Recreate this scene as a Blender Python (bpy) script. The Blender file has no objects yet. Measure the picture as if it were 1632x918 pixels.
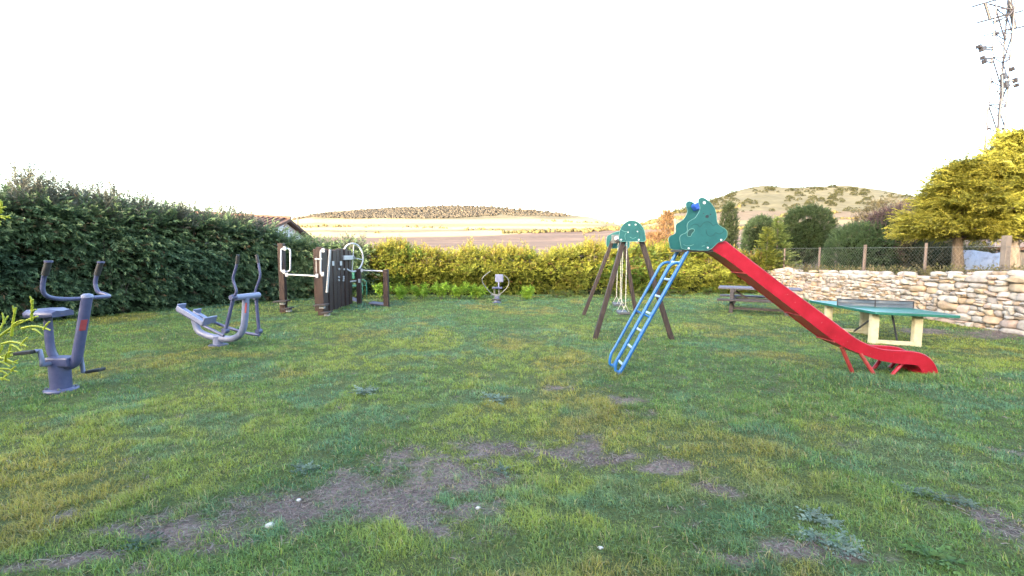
import bpy, math, random
import numpy as np
from mathutils import Vector
R = math.radians
random.seed(7); rng = np.random.default_rng(7)
scene = bpy.context.scene
col = scene.collection

# ------------------------------------------------------------------ camera, sky, sun
F, CH, PITCH = 740.0, 1.6, math.atan(59 / 740.0)
cam_d = bpy.data.cameras.new('camera'); cam = bpy.data.objects.new('camera', cam_d); col.objects.link(cam)
cam.location = (0, 0, CH); cam.rotation_euler = (R(90) - PITCH, 0, 0)
cam_d.sensor_width = 36; cam_d.lens = 36 * F / 1632; cam_d.clip_start = 0.05; cam_d.clip_end = 9000
scene.camera = cam
SUN_EL, SUN_AZ = R(12), R(215)          # azimuth clockwise from +Y: behind the camera, to its left
world = bpy.data.worlds.new('World'); scene.world = world; world.use_nodes = True
wn = world.node_tree
bg = wn.nodes['Background']
sky = wn.nodes.new('ShaderNodeTexSky'); sky.sky_type = 'NISHITA'; sky.sun_disc = False
sky.sun_elevation = SUN_EL; sky.sun_rotation = SUN_AZ
sky.air_density = 1.0; sky.dust_density = 4.0; sky.ozone_density = 1.0
wn.links.new(sky.outputs[0], bg.inputs['Color']); bg.inputs['Strength'].default_value = 0.15
sd = bpy.data.lights.new('sun', 'SUN'); sun = bpy.data.objects.new('sun', sd); col.objects.link(sun)
sd.energy = 2.0; sd.angle = R(0.5); sd.color = (1.0, 0.86, 0.66)
to_sun = Vector((math.sin(SUN_AZ) * math.cos(SUN_EL), math.cos(SUN_AZ) * math.cos(SUN_EL), math.sin(SUN_EL)))
sun.rotation_euler = (-to_sun).to_track_quat('-Z', 'Y').to_euler()
sun.location = (-20, -30, 30)
vs = scene.view_settings
vs.view_transform = 'Standard'; vs.look = 'None'; vs.gamma = 1; vs.use_curve_mapping = False
vs.exposure = 3.62
scene.cycles.max_bounces = 8; scene.cycles.transparent_max_bounces = 8

# ------------------------------------------------------------------ picture geometry -> world points
cp, sp = math.cos(PITCH), math.sin(PITCH)
def ray(px, py):
    a = (px - 816) / F; b = -(py - 459) / F
    return Vector((a, cp + b * sp, -sp + b * cp))
CAM = Vector((0, 0, CH))
def at(px, py, Y):
    d = ray(px, py); return CAM + d * (Y / d.y)
def atz(px, py, z=0.0):
    d = ray(px, py); return CAM + d * ((z - CH) / d.z)
def onp(px, py, Q, n):
    d = ray(px, py); n = Vector(n); return CAM + d * (n.dot(Vector(Q) - CAM) / n.dot(d))

# ------------------------------------------------------------------ numpy noise
def _h(ix, iy, s):
    n = (ix.astype(np.int64) * 374761393 + iy.astype(np.int64) * 668265263 + s * 974634777) & 0x7fffffff
    n = ((n ^ (n >> 13)) * 1274126177) & 0x7fffffff
    return ((n ^ (n >> 16)) & 0xffff) / 65535.0
def vnoise(x, y, s=0):
    x = np.asarray(x, float); y = np.asarray(y, float)
    ix, iy = np.floor(x), np.floor(y); fx, fy = x - ix, y - iy
    fx = fx * fx * (3 - 2 * fx); fy = fy * fy * (3 - 2 * fy)
    a, b, c, d = _h(ix, iy, s), _h(ix + 1, iy, s), _h(ix, iy + 1, s), _h(ix + 1, iy + 1, s)
    return (a * (1 - fx) + b * fx) * (1 - fy) + (c * (1 - fx) + d * fx) * fy
def fbm(x, y, s=0, o=4):
    t, amp, tot = 0, 1.0, 0
    for i in range(o):
        t = t + amp * vnoise(np.asarray(x) * 2**i, np.asarray(y) * 2**i, s + i * 17); tot += amp; amp *= .55
    return t / tot
def sstep(a, b, x):
    t = np.clip((x - a) / (b - a), 0, 1); return t * t * (3 - 2 * t)

# ------------------------------------------------------------------ materials
def pmat(name, cols, scale=6.0, rough=0.6, bump=0.0, stretch=(1, 1, 1), metal=0.0, detail=6, spec=0.5, bscale=None, wear=None):
    m = bpy.data.materials.new(name); m.use_nodes = True; nt = m.node_tree; b = nt.nodes['Principled BSDF']
    tc = nt.nodes.new('ShaderNodeTexCoord'); mp = nt.nodes.new('ShaderNodeMapping'); mp.inputs['Scale'].default_value = stretch
    nt.links.new(tc.outputs['Object'], mp.inputs['Vector'])
    nz = nt.nodes.new('ShaderNodeTexNoise'); nz.inputs['Scale'].default_value = scale; nz.inputs['Detail'].default_value = detail
    nz.inputs['Roughness'].default_value = .65
    nt.links.new(mp.outputs[0], nz.inputs['Vector'])
    cr = nt.nodes.new('ShaderNodeValToRGB'); el = cr.color_ramp.elements
    n = len(cols)
    for i, c in enumerate(cols):
        p = .3 + .4 * i / max(1, n - 1)
        e = el[i] if i < 2 else el.new(p)
        e.position = p; e.color = (*c, 1)
    nt.links.new(nz.outputs['Fac'], cr.inputs['Fac'])
    out = cr.outputs['Color']
    if wear:
        wc, thr, wsc = wear
        n2 = nt.nodes.new('ShaderNodeTexNoise'); n2.inputs['Scale'].default_value = wsc; n2.inputs['Detail'].default_value = 8
        nt.links.new(mp.outputs[0], n2.inputs['Vector'])
        r2 = nt.nodes.new('ShaderNodeMapRange'); r2.inputs['From Min'].default_value = thr; r2.inputs['From Max'].default_value = thr + .06
        nt.links.new(n2.outputs['Fac'], r2.inputs['Value'])
        mx = nt.nodes.new('ShaderNodeMix'); mx.data_type = 'RGBA'
        nt.links.new(r2.outputs[0], mx.inputs['Factor']); nt.links.new(out, mx.inputs['A']); mx.inputs['B'].default_value = (*wc, 1)
        out = mx.outputs['Result']
    nt.links.new(out, b.inputs['Base Color'])
    b.inputs['Roughness'].default_value = rough; b.inputs['Metallic'].default_value = metal
    b.inputs['Specular IOR Level'].default_value = spec
    if bump:
        nb = nt.nodes.new('ShaderNodeTexNoise'); nb.inputs['Scale'].default_value = bscale or scale * 4; nb.inputs['Detail'].default_value = 6
        nt.links.new(mp.outputs[0], nb.inputs['Vector'])
        bp = nt.nodes.new('ShaderNodeBump'); bp.inputs['Strength'].default_value = bump; bp.inputs['Distance'].default_value = .02
        nt.links.new(nb.outputs['Fac'], bp.inputs['Height']); nt.links.new(bp.outputs[0], b.inputs['Normal'])
    return m
def leafmat(name, trans=0.35, rough=.55, spec=.3):
    m = bpy.data.materials.new(name); m.use_nodes = True; nt = m.node_tree; b = nt.nodes['Principled BSDF']
    at_ = nt.nodes.new('ShaderNodeAttribute'); at_.attribute_name = 'tint'
    nt.links.new(at_.outputs['Color'], b.inputs['Base Color']); b.inputs['Roughness'].default_value = rough
    b.inputs['Specular IOR Level'].default_value = spec
    tr = nt.nodes.new('ShaderNodeBsdfTranslucent'); nt.links.new(at_.outputs['Color'], tr.inputs['Color'])
    mx = nt.nodes.new('ShaderNodeMixShader'); mx.inputs[0].default_value = trans
    nt.links.new(b.outputs[0], mx.inputs[1]); nt.links.new(tr.outputs[0], mx.inputs[2])
    nt.links.new(mx.outputs[0], nt.nodes['Material Output'].inputs['Surface'])
    return m
def tintmat(name, rough=.9, nscale=30, namt=.35, bump=.3):
    """colour from the 'tint' attribute (what the ground is made of there), broken up by noise"""
    m = bpy.data.materials.new(name); m.use_nodes = True; nt = m.node_tree; b = nt.nodes['Principled BSDF']
    a = nt.nodes.new('ShaderNodeAttribute'); a.attribute_name = 'tint'
    tc = nt.nodes.new('ShaderNodeTexCoord'); nz = nt.nodes.new('ShaderNodeTexNoise')
    nz.inputs['Scale'].default_value = nscale; nz.inputs['Detail'].default_value = 8
    nt.links.new(tc.outputs['Object'], nz.inputs['Vector'])
    mr = nt.nodes.new('ShaderNodeMapRange'); mr.inputs['From Min'].default_value = .3; mr.inputs['From Max'].default_value = .7
    mr.inputs['To Min'].default_value = 1 - namt; mr.inputs['To Max'].default_value = 1 + namt
    nt.links.new(nz.outputs['Fac'], mr.inputs['Value'])
    mx = nt.nodes.new('ShaderNodeVectorMath'); mx.operation = 'SCALE'
    nt.links.new(a.outputs['Color'], mx.inputs[0]); nt.links.new(mr.outputs[0], mx.inputs['Scale'])
    nt.links.new(mx.outputs[0], b.inputs['Base Color']); b.inputs['Roughness'].default_value = rough
    b.inputs['Specular IOR Level'].default_value = .2
    if bump:
        bp = nt.nodes.new('ShaderNodeBump'); bp.inputs['Strength'].default_value = bump; bp.inputs['Distance'].default_value = .03
        nt.links.new(nz.outputs['Fac'], bp.inputs['Height']); nt.links.new(bp.outputs[0], b.inputs['Normal'])
    return m
M = dict(
    lilac=pmat('lilac_grey_paint', [(.042, .048, .112), (.058, .065, .140), (.078, .085, .165)], 9, .38, .05, wear=((.10, .09, .09), .68, 14)),
    lilac_pale=pmat('pale_grey_paint', [(.13, .145, .235), (.18, .20, .30)], 9, .4, .05, wear=((.16, .14, .13), .69, 16)),
    steel=pmat('galvanised_steel', [(.13, .14, .14), (.22, .23, .23)], 14, .4, .03, metal=.35),
    black=pmat('black_rubber', [(.010, .010, .012), (.025, .025, .028)], 20, .6, .1),
    redmark=pmat('faded_red_print', [(.22, .02, .03), (.28, .05, .06)], 18, .6),
    white=pmat('white_enamel', [(.36, .36, .39), (.48, .48, .50)], 8, .35, .03, wear=((.30, .22, .16), .70, 22)),
    darkwood=pmat('stained_dark_wood', [(.014, .0055, .0048), (.026, .011, .009), (.042, .020, .016)], 7, .65, .35, (6, 6, .5), wear=((.05, .032, .027), .68, 5)),
    swingwood=pmat('brown_stained_wood', [(.016, .009, .0085), (.030, .018, .016), (.052, .034, .030)], 7, .65, .35, (6, 6, .5), wear=((.075, .055, .052), .64, 5)),
    greywood=pmat('weathered_grey_wood', [(.050, .047, .068), (.080, .076, .105), (.115, .11, .14)], 5, .7, .3, (.7, 6, 6)),
    oldwood=pmat('damp_brown_wood', [(.020, .016, .017), (.036, .029, .029), (.06, .048, .047)], 6, .75, .35, (1, 4, 4)),
    blue=pmat('sky_blue_paint', [(.010, .088, .29), (.016, .122, .35), (.03, .15, .39)], 10, .36, .05, wear=((.20, .19, .19), .69, 20)),
    rung=pmat('worn_rung', [(.25, .36, .50), (.38, .46, .55)], 12, .4),
    red=pmat('red_paint', [(.25, .004, .014), (.33, .006, .021), (.38, .012, .032)], 5, .33, .06, wear=((.42, .20, .20), .68, 30)),
    red_rust=pmat('chalky_red_paint', [(.24, .016, .022), (.32, .035, .035), (.24, .06, .045)], 9, .6, .2),
    greenpanel=pmat('teal_board', [(.005, .078, .082), (.008, .096, .100), (.013, .112, .114)], 6, .5, .06, wear=((.07, .21, .19), .70, 25)),
    groove=pmat('pale_groove', [(.10, .26, .23), (.15, .32, .28)], 10, .7),
    darkline=pmat('dark_groove', [(.006, .05, .05), (.010, .06, .06)], 10, .7),
    bolt=pmat('bolt_cap', [(.65, .66, .64), (.75, .75, .73)], 10, .4),
    nose=pmat('dark_nose', [(.015, .02, .03), (.02, .03, .04)], 10, .5),
    bluecap=pmat('blue_plastic', [(.015, .06, .36), (.02, .08, .42)], 10, .4),
    rope=pmat('pale_chain', [(.40, .38, .33), (.58, .56, .50)], 60, .5),
    seat=pmat('dark_rubber_seat', [(.06, .062, .07), (.10, .105, .115)], 20, .6),
    tabletop=pmat('green_table_paint', [(.005, .080, .058), (.009, .105, .078), (.020, .132, .105)], 5, .4, .04, wear=((.07, .22, .19), .64, 9)),
    cream=pmat('cream_painted_concrete', [(.34, .30, .19), (.45, .41, .27), (.52, .48, .33)], 6, .8, .15, wear=((.30, .26, .18), .66, 9)),
    net=pmat('weathered_net_board', [(.025, .05, .08), (.06, .085, .12), (.20, .21, .22)], 3, .6, .2, (1, 1, 6)),
    stone=None, mortar=pmat('wall_core', [(.10, .085, .07), (.18, .15, .12)], 20, .95, .3),
    roof=pmat('clay_roof_tile', [(.055, .026, .018), (.085, .042, .028), (.12, .062, .042)], 9, .85, .4),
    gable=pmat('whitewashed_wall', [(.50, .50, .55), (.62, .62, .66)], 4, .9, .1),
    plaster=pmat('beige_plaster', [(.22, .19, .16), (.30, .26, .22)], 3, .9, .1),
    tarp=pmat('pale_blue_sheet', [(.16, .19, .27), (.22, .25, .33), (.11, .12, .16)], 5, .5, .3),
    postwood=pmat('grey_fence_post', [(.10, .075, .065), (.17, .13, .115)], 6, .85, .3, (5, 5, .6)),
    concrete=pmat('concrete_post', [(.12, .098, .082), (.18, .15, .13)], 9, .9, .25),
    wire=pmat('fence_wire', [(.20, .21, .20), (.30, .31, .30)], 9, .5, metal=.5),
    tower=pmat('pale_tower_steel', [(.022, .021, .030), (.045, .042, .055)], 3, .5, wear=((.022, .02, .028), .57, 1.2)),
    antenna=pmat('dull_antenna_metal', [(.012, .012, .018), (.03, .03, .038)], 9, .5),
    bark=pmat('bark', [(.05, .038, .03), (.11, .085, .065), (.17, .13, .105)], 8, .95, .6, (3, 3, .8)),
    twig=pmat('twig', [(.06, .045, .035), (.12, .09, .07)], 8, .9),
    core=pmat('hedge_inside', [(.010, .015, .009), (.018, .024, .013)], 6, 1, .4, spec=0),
    pale=pmat('white_pebble', [(.34, .33, .31), (.46, .45, .43)], 20, .8, .2),
    green_tube=pmat('green_tube_paint', [(.01, .10, .075), (.015, .14, .10)], 10, .4),
    bird=pmat('dark_feathers', [(.03, .03, .035), (.05, .05, .055)], 5, .8),
    glass=pmat('dark_window_glass', [(.02, .025, .03), (.04, .045, .05)], 2, .1),
)
LEAF = leafmat('conifer_foliage'); LEAF2 = leafmat('broad_foliage', .45); GRASS = leafmat('grass_blade', .35, .5, .35)

# ------------------------------------------------------------------ object helpers
def tag(o, label=None, cat=None, group=None, kind=None):
    if label: o['label'] = label
    if cat: o['category'] = cat
    if group: o['group'] = group
    if kind: o['kind'] = kind
    return o
def thing(name, loc, label, cat, group=None):
    o = bpy.data.objects.new(name, None); col.objects.link(o); o.location = loc; o.empty_display_size = .2
    return tag(o, label, cat, group)
def wloc(o):
    v = Vector((0, 0, 0))
    while o: v += Vector(o.location); o = o.parent
    return v
class MB:
    """collects shapes in world coordinates; build() links them as one mesh object"""
    def __init__(s): s.v, s.f, s.sm = [], [], []
    def add(s, vs, fs, smooth=False):
        b = len(s.v); s.v += [tuple(v) for v in vs]
        for f in fs: s.f.append([i + b for i in f]); s.sm.append(smooth)
        return s
    def obox(s, c, ax, ay, az):   # centre and half-axes
        c, ax, ay, az = map(Vector, (c, ax, ay, az))
        vs = [c + ax * i + ay * j + az * k for k in (-1, 1) for j in (-1, 1) for i in (-1, 1)]
        fs = [(0, 2, 3, 1), (4, 5, 7, 6), (0, 1, 5, 4), (2, 6, 7, 3), (0, 4, 6, 2), (1, 3, 7, 5)]
        if ax.cross(ay).dot(az) < 0: fs = [f[::-1] for f in fs]
        return s.add(vs, fs)
    def box(s, x0, x1, y0, y1, z0, z1):
        return s.obox(((x0 + x1) / 2, (y0 + y1) / 2, (z0 + z1) / 2), ((x1 - x0) / 2, 0, 0), (0, (y1 - y0) / 2, 0), (0, 0, (z1 - z0) / 2))
    def beam(s, p, q, w, h, up=(0, 0, 1)):  # rectangular bar from p to q
        p, q, up = Vector(p), Vector(q), Vector(up); d = (q - p)
        L = d.length; d.normalize(); x = d.cross(up)
        if x.length < 1e-4: x = d.cross(Vector((1, 0, 0)))
        x.normalize(); y = x.cross(d)
        return s.obox((p + q) / 2, x * w / 2, y * h / 2, d * L / 2)
    def tube(s, pts, r, n=10, caps=True, sub=0):
        pts = [Vector(p) for p in pts]
        rs = list(r) if hasattr(r, '__len__') else [r] * len(pts)
        if sub and len(pts) > 2:
            P, RR = [], []
            for i in range(len(pts) - 1):
                p0, p1, p2, p3 = pts[max(i - 1, 0)], pts[i], pts[i + 1], pts[min(i + 2, len(pts) - 1)]
                for k in range(sub):
                    t = k / sub
                    P.append(.5 * ((2 * p1) + (p2 - p0) * t + (2 * p0 - 5 * p1 + 4 * p2 - p3) * t * t + (3 * p1 - p0 - 3 * p2 + p3) * t ** 3))
                    RR.append(rs[i] * (1 - t) + rs[i + 1] * t)
            pts, rs = P + [pts[-1]], RR + [rs[-1]]
        d0 = (pts[1] - pts[0]).normalized()
        ref = Vector((0, 0, 1)) if abs(d0.z) < .9 else Vector((1, 0, 0))
        x = d0.cross(ref).normalized(); vs = []
        for i, p in enumerate(pts):
            d = (pts[min(i + 1, len(pts) - 1)] - pts[max(i - 1, 0)]).normalized()
            x = (x - d * x.dot(d)).normalized(); y = d.cross(x)
            for k in range(n):
                a = 2 * math.pi * k / n; vs.append(p + (x * math.cos(a) + y * math.sin(a)) * rs[i])
        fs = [(i * n + k, i * n + (k + 1) % n, (i + 1) * n + (k + 1) % n, (i + 1) * n + k) for i in range(len(pts) - 1) for k in range(n)]
        s.add(vs, fs, True)
        if caps:
            b = len(vs); m = len(pts) - 1
            s.add(vs[:n], [tuple(range(n))[::-1]]); s.add(vs[m * n:], [tuple(range(n))])
        return s
    def prism(s, outline, depth):   # outline: world points in one plane, depth: world vector
        d = Vector(depth); a = [Vector(p) for p in outline]; n = len(a)
        s.add(a + [p + d for p in a], [tuple(range(n)), tuple(range(2 * n - 1, n - 1, -1))] + [((i + 1) % n, i, i + n, (i + 1) % n + n) for i in range(n)])
        return s
    def lathe(s, c, prof, n=20):
        c = Vector(c); vs = []
        for r, z in prof:
            for k in range(n):
                a = 2 * math.pi * k / n; vs.append(c + Vector((r * math.cos(a), r * math.sin(a), z)))
        fs = [(i * n + k, i * n + (k + 1) % n, (i + 1) * n + (k + 1) % n, (i + 1) * n + k) for i in range(len(prof) - 1) for k in range(n)]
        s.add(vs, fs, True)
        m = len(prof) - 1
        s.add(vs[:n], [tuple(range(n))[::-1]]); s.add(vs[m * n:], [tuple(range(n))])
        return s
    def build(s, name, mat, parent=None, bevel=0.0, label=None, loc=None):
        off = wloc(parent) if parent else Vector(loc or (0, 0, 0))
        me = bpy.data.meshes.new(name)
        me.from_pydata([tuple(Vector(v) - off) for v in s.v], [], s.f)
        me.polygons.foreach_set('use_smooth', s.sm); me.materials.append(mat); me.update()
        o = bpy.data.objects.new(name, me); col.objects.link(o)
        if parent: o.parent = parent
        else: o.location = off
        if bevel:
            b = o.modifiers.new('bevel', 'BEVEL'); b.width = bevel; b.segments = 2; b.limit_method = 'ANGLE'; b.angle_limit = R(40)
        if label: o['label'] = label
        return o
def npmesh(name, V, Q, C, mat, parent=None, tri=None, loc=None):
    """mesh from numpy: V (n,3) world, Q (m,4) quads and/or tri (k,3), C (n,3) colour per vertex"""
    off = np.array(wloc(parent) if parent else (loc or (0, 0, 0)))
    me = bpy.data.meshes.new(name)
    nq = 0 if Q is None else len(Q); ntr = 0 if tri is None else len(tri)
    me.vertices.add(len(V)); me.vertices.foreach_set('co', (V - off).astype(np.float32).ravel())
    loops = []; starts = []
    if nq: loops.append(Q.ravel()); starts.append(np.arange(nq) * 4)
    if ntr: loops.append(tri.ravel()); starts.append(nq * 4 + np.arange(ntr) * 3)
    lp = np.concatenate(loops).astype(np.int32)
    me.loops.add(len(lp)); me.loops.foreach_set('vertex_index', lp)
    me.polygons.add(nq + ntr); me.polygons.foreach_set('loop_start', np.concatenate(starts).astype(np.int32))
    me.update(calc_edges=True); me.validate()
    if C is not None:
        a = me.attributes.new('tint', 'FLOAT_COLOR', 'POINT')
        a.data.foreach_set('color', np.concatenate([np.clip(C, 0, 1), np.ones((len(C), 1))], 1).astype(np.float32).ravel())
    me.materials.append(mat)
    o = bpy.data.objects.new(name, me); col.objects.link(o)
    if parent: o.parent = parent
    else: o.location = tuple(off)
    return o

# ------------------------------------------------------------------ foliage
def frond_template(pairs=6, spread=.42, lw=.10, droop=.22, seed=0, tip=True):
    """flat spray of pointed leaflets along +x, unit length; returns verts, quads, t (0 base .. 1 tip)"""
    r = np.random.default_rng(seed); V, T = [], []
    def leaf(b, d, L, w, t0):
        d = np.array(d) / np.linalg.norm(d); s = np.cross(d, (0, 0, 1)); s /= np.linalg.norm(s) + 1e-9
        m = b + d * L * .45
        z = r.normal(0, .03, 3)
        V.extend([b, m + s * w * L + (0, 0, z[0]), b + d * L + (0, 0, z[1] - .05), m - s * w * L + (0, 0, z[2])])
        T.extend([t0, t0 + .1, min(1, t0 + .3), t0 + .1])
    for i in range(pairs):
        t = (i + .4) / pairs
        b = np.array((t, 0, -droop * t * t)); L = spread * (1.05 - .62 * t) * r.uniform(.8, 1.2)
        for sgn in (-1, 1):
            a = R(48 - 14 * t) * r.uniform(.8, 1.2)
            leaf(b, (math.cos(a), sgn * math.sin(a), -.18 * t + r.normal(0, .12)), L, lw * r.uniform(.8, 1.2) / spread * .42, t)
    if tip: leaf(np.array((.85, 0, -droop * .72)), (1, 0, -.3), .3, lw * .9, .9)
    V = np.array(V, float); return V, np.arange(len(V)).reshape(-1, 4), np.array(T)
FT = [frond_template(6, .42, .11, .22, i) for i in range(4)]
FT_FEATHER = [frond_template(10, .30, .060, .30, 30 + i) for i in range(4)]
FT_BROAD = [frond_template(3, .5, .24, .15, 10 + i) for i in range(3)]
FT_FINE = [frond_template(5, .30, .10, .10, 20 + i) for i in range(3)]
def nrm(a): return a / (np.linalg.norm(a, axis=1, keepdims=True) + 1e-9)
def fronds(P, D, U, L, Cb, Ct, templates=FT, cj=.18):
    """sprays at points P, pointing along D, flat normal near U, length L, colours base Cb -> tip Ct (n,3)"""
    n = len(P); D = nrm(D); S = nrm(np.cross(U, D)); N = np.cross(D, S)
    pick = rng.integers(0, len(templates), n); Vs, Qs, Cs, base = [], [], [], 0
    for k, (tv, tq, tt) in enumerate(templates):
        i = np.nonzero(pick == k)[0]
        if not len(i): continue
        V = P[i][:, None] + L[i][:, None, None] * (tv[None, :, :1] * D[i][:, None] + tv[None, :, 1:2] * S[i][:, None] + tv[None, :, 2:] * N[i][:, None])
        jit = 1 + rng.normal(0, cj, (len(i), 1, 1))
        lj = 1 + rng.normal(0, .10, (len(i), len(tt) // 4, 1)).repeat(4, 1)
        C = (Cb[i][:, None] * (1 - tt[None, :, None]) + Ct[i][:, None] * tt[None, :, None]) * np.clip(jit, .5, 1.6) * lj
        Vs.append(V.reshape(-1, 3)); Cs.append(C.reshape(-1, 3))
        Qs.append((tq[None] + (np.arange(len(i)) * len(tv))[:, None, None]).reshape(-1, 4) + base); base += len(i) * len(tv)
    return np.concatenate(Vs), np.concatenate(Qs), np.concatenate(Cs)
def joinf(parts):
    V, Q, C, b = [], [], [], 0
    for v, q, c in parts: V.append(v); Q.append(q + b); C.append(c); b += len(v)
    return np.concatenate(V), np.concatenate(Q), np.concatenate(C)
def cA(c, n): return np.tile(np.array(c, float), (n, 1))
def mixc(a, b, t): t = np.asarray(t)[:, None]; return np.array(a) * (1 - t) + np.array(b) * t
def ell_points(n, c, r, zmin=-1, noise=.12, seed=0, power=1.0):
    """points on a lumpy ellipsoid (power > 1 makes it boxier), with outward normals"""
    d = nrm(rng.normal(size=(n * 2, 3))); d = d[d[:, 2] > zmin][:n]
    if power != 1: d = d * ((np.abs(d) ** (2 * power)).sum(1) ** (-1 / (2 * power)))[:, None]
    k = 1 + noise * (fbm(d[:, 0] * 2.3 + 9 + seed, d[:, 1] * 2.3 + d[:, 2] * 2.9 + 5, seed) - .5) * 2
    return np.array(c) + d * np.array(r) * k[:, None], nrm(d / np.array(r))
def lump(c, r, sub, amp, seed, flat=None):
    """crumpled ball for the dark inside of a bush"""
    import bmesh
    bm = bmesh.new(); bmesh.ops.create_icosphere(bm, subdivisions=sub, radius=1)
    vs = np.array([v.co[:] for v in bm.verts]); fs = [[v.index for v in f.verts] for f in bm.faces]; bm.free()
    k = 1 + amp * (fbm(vs[:, 0] * 2 + seed, vs[:, 1] * 2 + vs[:, 2] * 2 + 7, seed) - .5) * 2
    return np.array(c) + vs * np.array(r) * k[:, None], fs

# ------------------------------------------------------------------ what the lawn is made of
def px_ell(px, py, hw, hh):
    p = atz(px, py); return (p.x, p.y, hw * p.y / F, hh * p.y ** 2 / (F * CH))
SOIL = [px_ell(*a) for a in [(700, 735, 120, 38), (610, 775, 110, 34), (840, 714, 130, 18), (440, 805, 120, 30), (300, 835, 110, 26), (455, 798, 80, 24), (585, 768, 90, 26), (680, 742, 80, 24), (750, 722, 60, 12), (850, 714, 85, 10),
        (935, 705, 50, 9), (645, 800, 75, 22), (755, 798, 55, 12), (660, 835, 40, 14), (90, 895, 150, 12), (1040, 735, 60, 10), (1130, 772, 36, 10),
        (1000, 640, 45, 7), (885, 617, 26, 4.5), (1345, 892, 80, 26), (1632, 860, 70, 60), (1600, 533, 90, 9), (1480, 528, 60, 5), (350, 850, 90, 26), (1210, 880, 60, 8), (1600, 720, 40, 4), (110, 805, 20, 8), (1020, 660, 30, 5)]]
def soil_mask(x, y):
    m = np.full_like(x, -.4)
    wx = x + (fbm(x * 1.7, y * 1.7, 3) - .5) * .5; wy = y + (fbm(x * 1.7, y * 1.7, 8) - .5) * .5
    for cx, cy, rx, ry in SOIL:
        m = np.maximum(m, 1.25 - np.sqrt(((wx - cx) / rx) ** 2 + ((wy - cy) / ry) ** 2))
    n = fbm(x * 3.2, y * 3.2, 31); n2 = fbm(x * 13, y * 13, 33, 3)
    return sstep(-.05, 1.0, m * .95 + (n - .5) * 1.35 + (n2 - .5) * 1.7)
def lawn_z(x, y): return (fbm(x * .35, y * .35, 77, 3) - .5) * .10 * sstep(1.5, 4, np.hypot(x, y)) + (fbm(x * 3, y * 3, 78, 3) - .5) * .03
SETTLE = 0.0

# ------------------------------------------------------------------ setting: lawn
def grid(xs, ys):
    X, Y = np.meshgrid(xs, ys); nx, ny = len(xs), len(ys)
    i = np.arange(nx * ny).reshape(ny, nx)
    Q = np.stack([i[:-1, :-1], i[:-1, 1:], i[1:, 1:], i[1:, :-1]], -1).reshape(-1, 4)
    return X.ravel(), Y.ravel(), Q
x, y, Q = grid(np.linspace(-16, 11, 420), np.concatenate([np.linspace(-2, 8, 260), np.linspace(8.06, 18.5, 130)]))
s = soil_mask(x, y); n1 = fbm(x * .8, y * .8, 5); n2 = fbm(x * 6, y * 6, 15)
C = mixc((.045, .065, .020), (.065, .080, .026), n1)
C = C * (1 - s[:, None]) + mixc((.064, .044, .039), (.21, .158, .146), n2) * s[:, None]
npmesh('lawn', np.stack([x, y, lawn_z(x, y)], 1), Q, C, tintmat('lawn_soil', .95, 45, .45, .8)).update_tag()
tag(bpy.data.objects['lawn'], kind='structure')

# ------------------------------------------------------------------ setting: wide terrain with valley fields and hills
S = np.concatenate([np.linspace(-6, -1.3, 40), np.linspace(-1.25, 1.25, 420), np.linspace(1.3, 6, 40)])
YY = np.concatenate([np.linspace(17.6, 60, 30), np.geomspace(62, 1500, 230), [1800, 2400]])
ctlL = dict(r=[17.6, 25, 60, 150, 300, 450, 700, 1000, 1250, 1500, 2400], y=[470, 446, 408, 395, 381, 371, 348, 0, 6, 14, 24])
ctlR = dict(r=[17.6, 25, 60, 110, 165, 215, 300, 420, 560, 1500, 2400], y=[470, 446, 410, 393, 372, 352, 322, 0, 8, 30, 34])
sl_px = np.interp([0], [0], [0])
def skyL(p): return np.interp(p, [-3000, 0, 300, 470, 520, 600, 720, 800, 850, 900, 960, 1000, 1100, 1400, 4000], [352, 352, 352, 350, 341, 334, 329, 332, 336, 342, 348, 352, 354, 356, 360])
def skyR(p): return np.interp(p, [-3000, 900, 960, 1020, 1060, 1100, 1140, 1175, 1210, 1260, 1340, 1400, 1450, 1520, 1632, 2200, 4000], [396, 380, 366, 352, 344, 331, 316, 303, 296, 300, 296, 304, 314, 318, 318, 330, 350])
SX, DY = np.meshgrid(S, YY); PX = 816 + F * SX
def prof(ctl, sky_, PX, DY):
    out = np.zeros_like(DY); rr = np.array(ctl['r'], float); yy = ctl['y']; k = yy.index(0)
    for j in range(DY.shape[1]):
        sk = sky_(PX[0, j]); v = np.array([yy[i] if i < k else sk + yy[i] for i in range(len(yy))], float)
        for i in range(k - 1, -1, -1): v[i] = max(v[i], v[i + 1] + 4)
        out[:, j] = np.interp(np.log(DY[:, j]), np.log(rr), v)
    return out
wR = sstep(930, 1090, PX)
def smooth_cols(a):
    for _ in range(6): a[:, 1:-1] = (a[:, :-2] + 2 * a[:, 1:-1] + a[:, 2:]) / 4
    for _ in range(5): a[1:-1] = (a[:-2] + 2 * a[1:-1] + a[2:]) / 4
    return a
PYL = smooth_cols(prof(ctlL, skyL, PX, DY)); PYR = smooth_cols(prof(ctlR, skyR, PX, DY))
ZL = CH + DY * (400 - PYL) / F; ZR = CH + DY * (400 - PYR) / F
ZT = np.where(wR > 0, np.maximum(ZL * (1 - wR) + ZR * wR, np.minimum(ZL, ZR)), ZL)
XT = SX * DY
ZT += (fbm(XT * .02, DY * .02, 40) - .5) * DY * .004 + (fbm(XT * .15, DY * .15, 44) - .5) * .25
PYT = 400 - (ZT - CH) / DY * F
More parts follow.
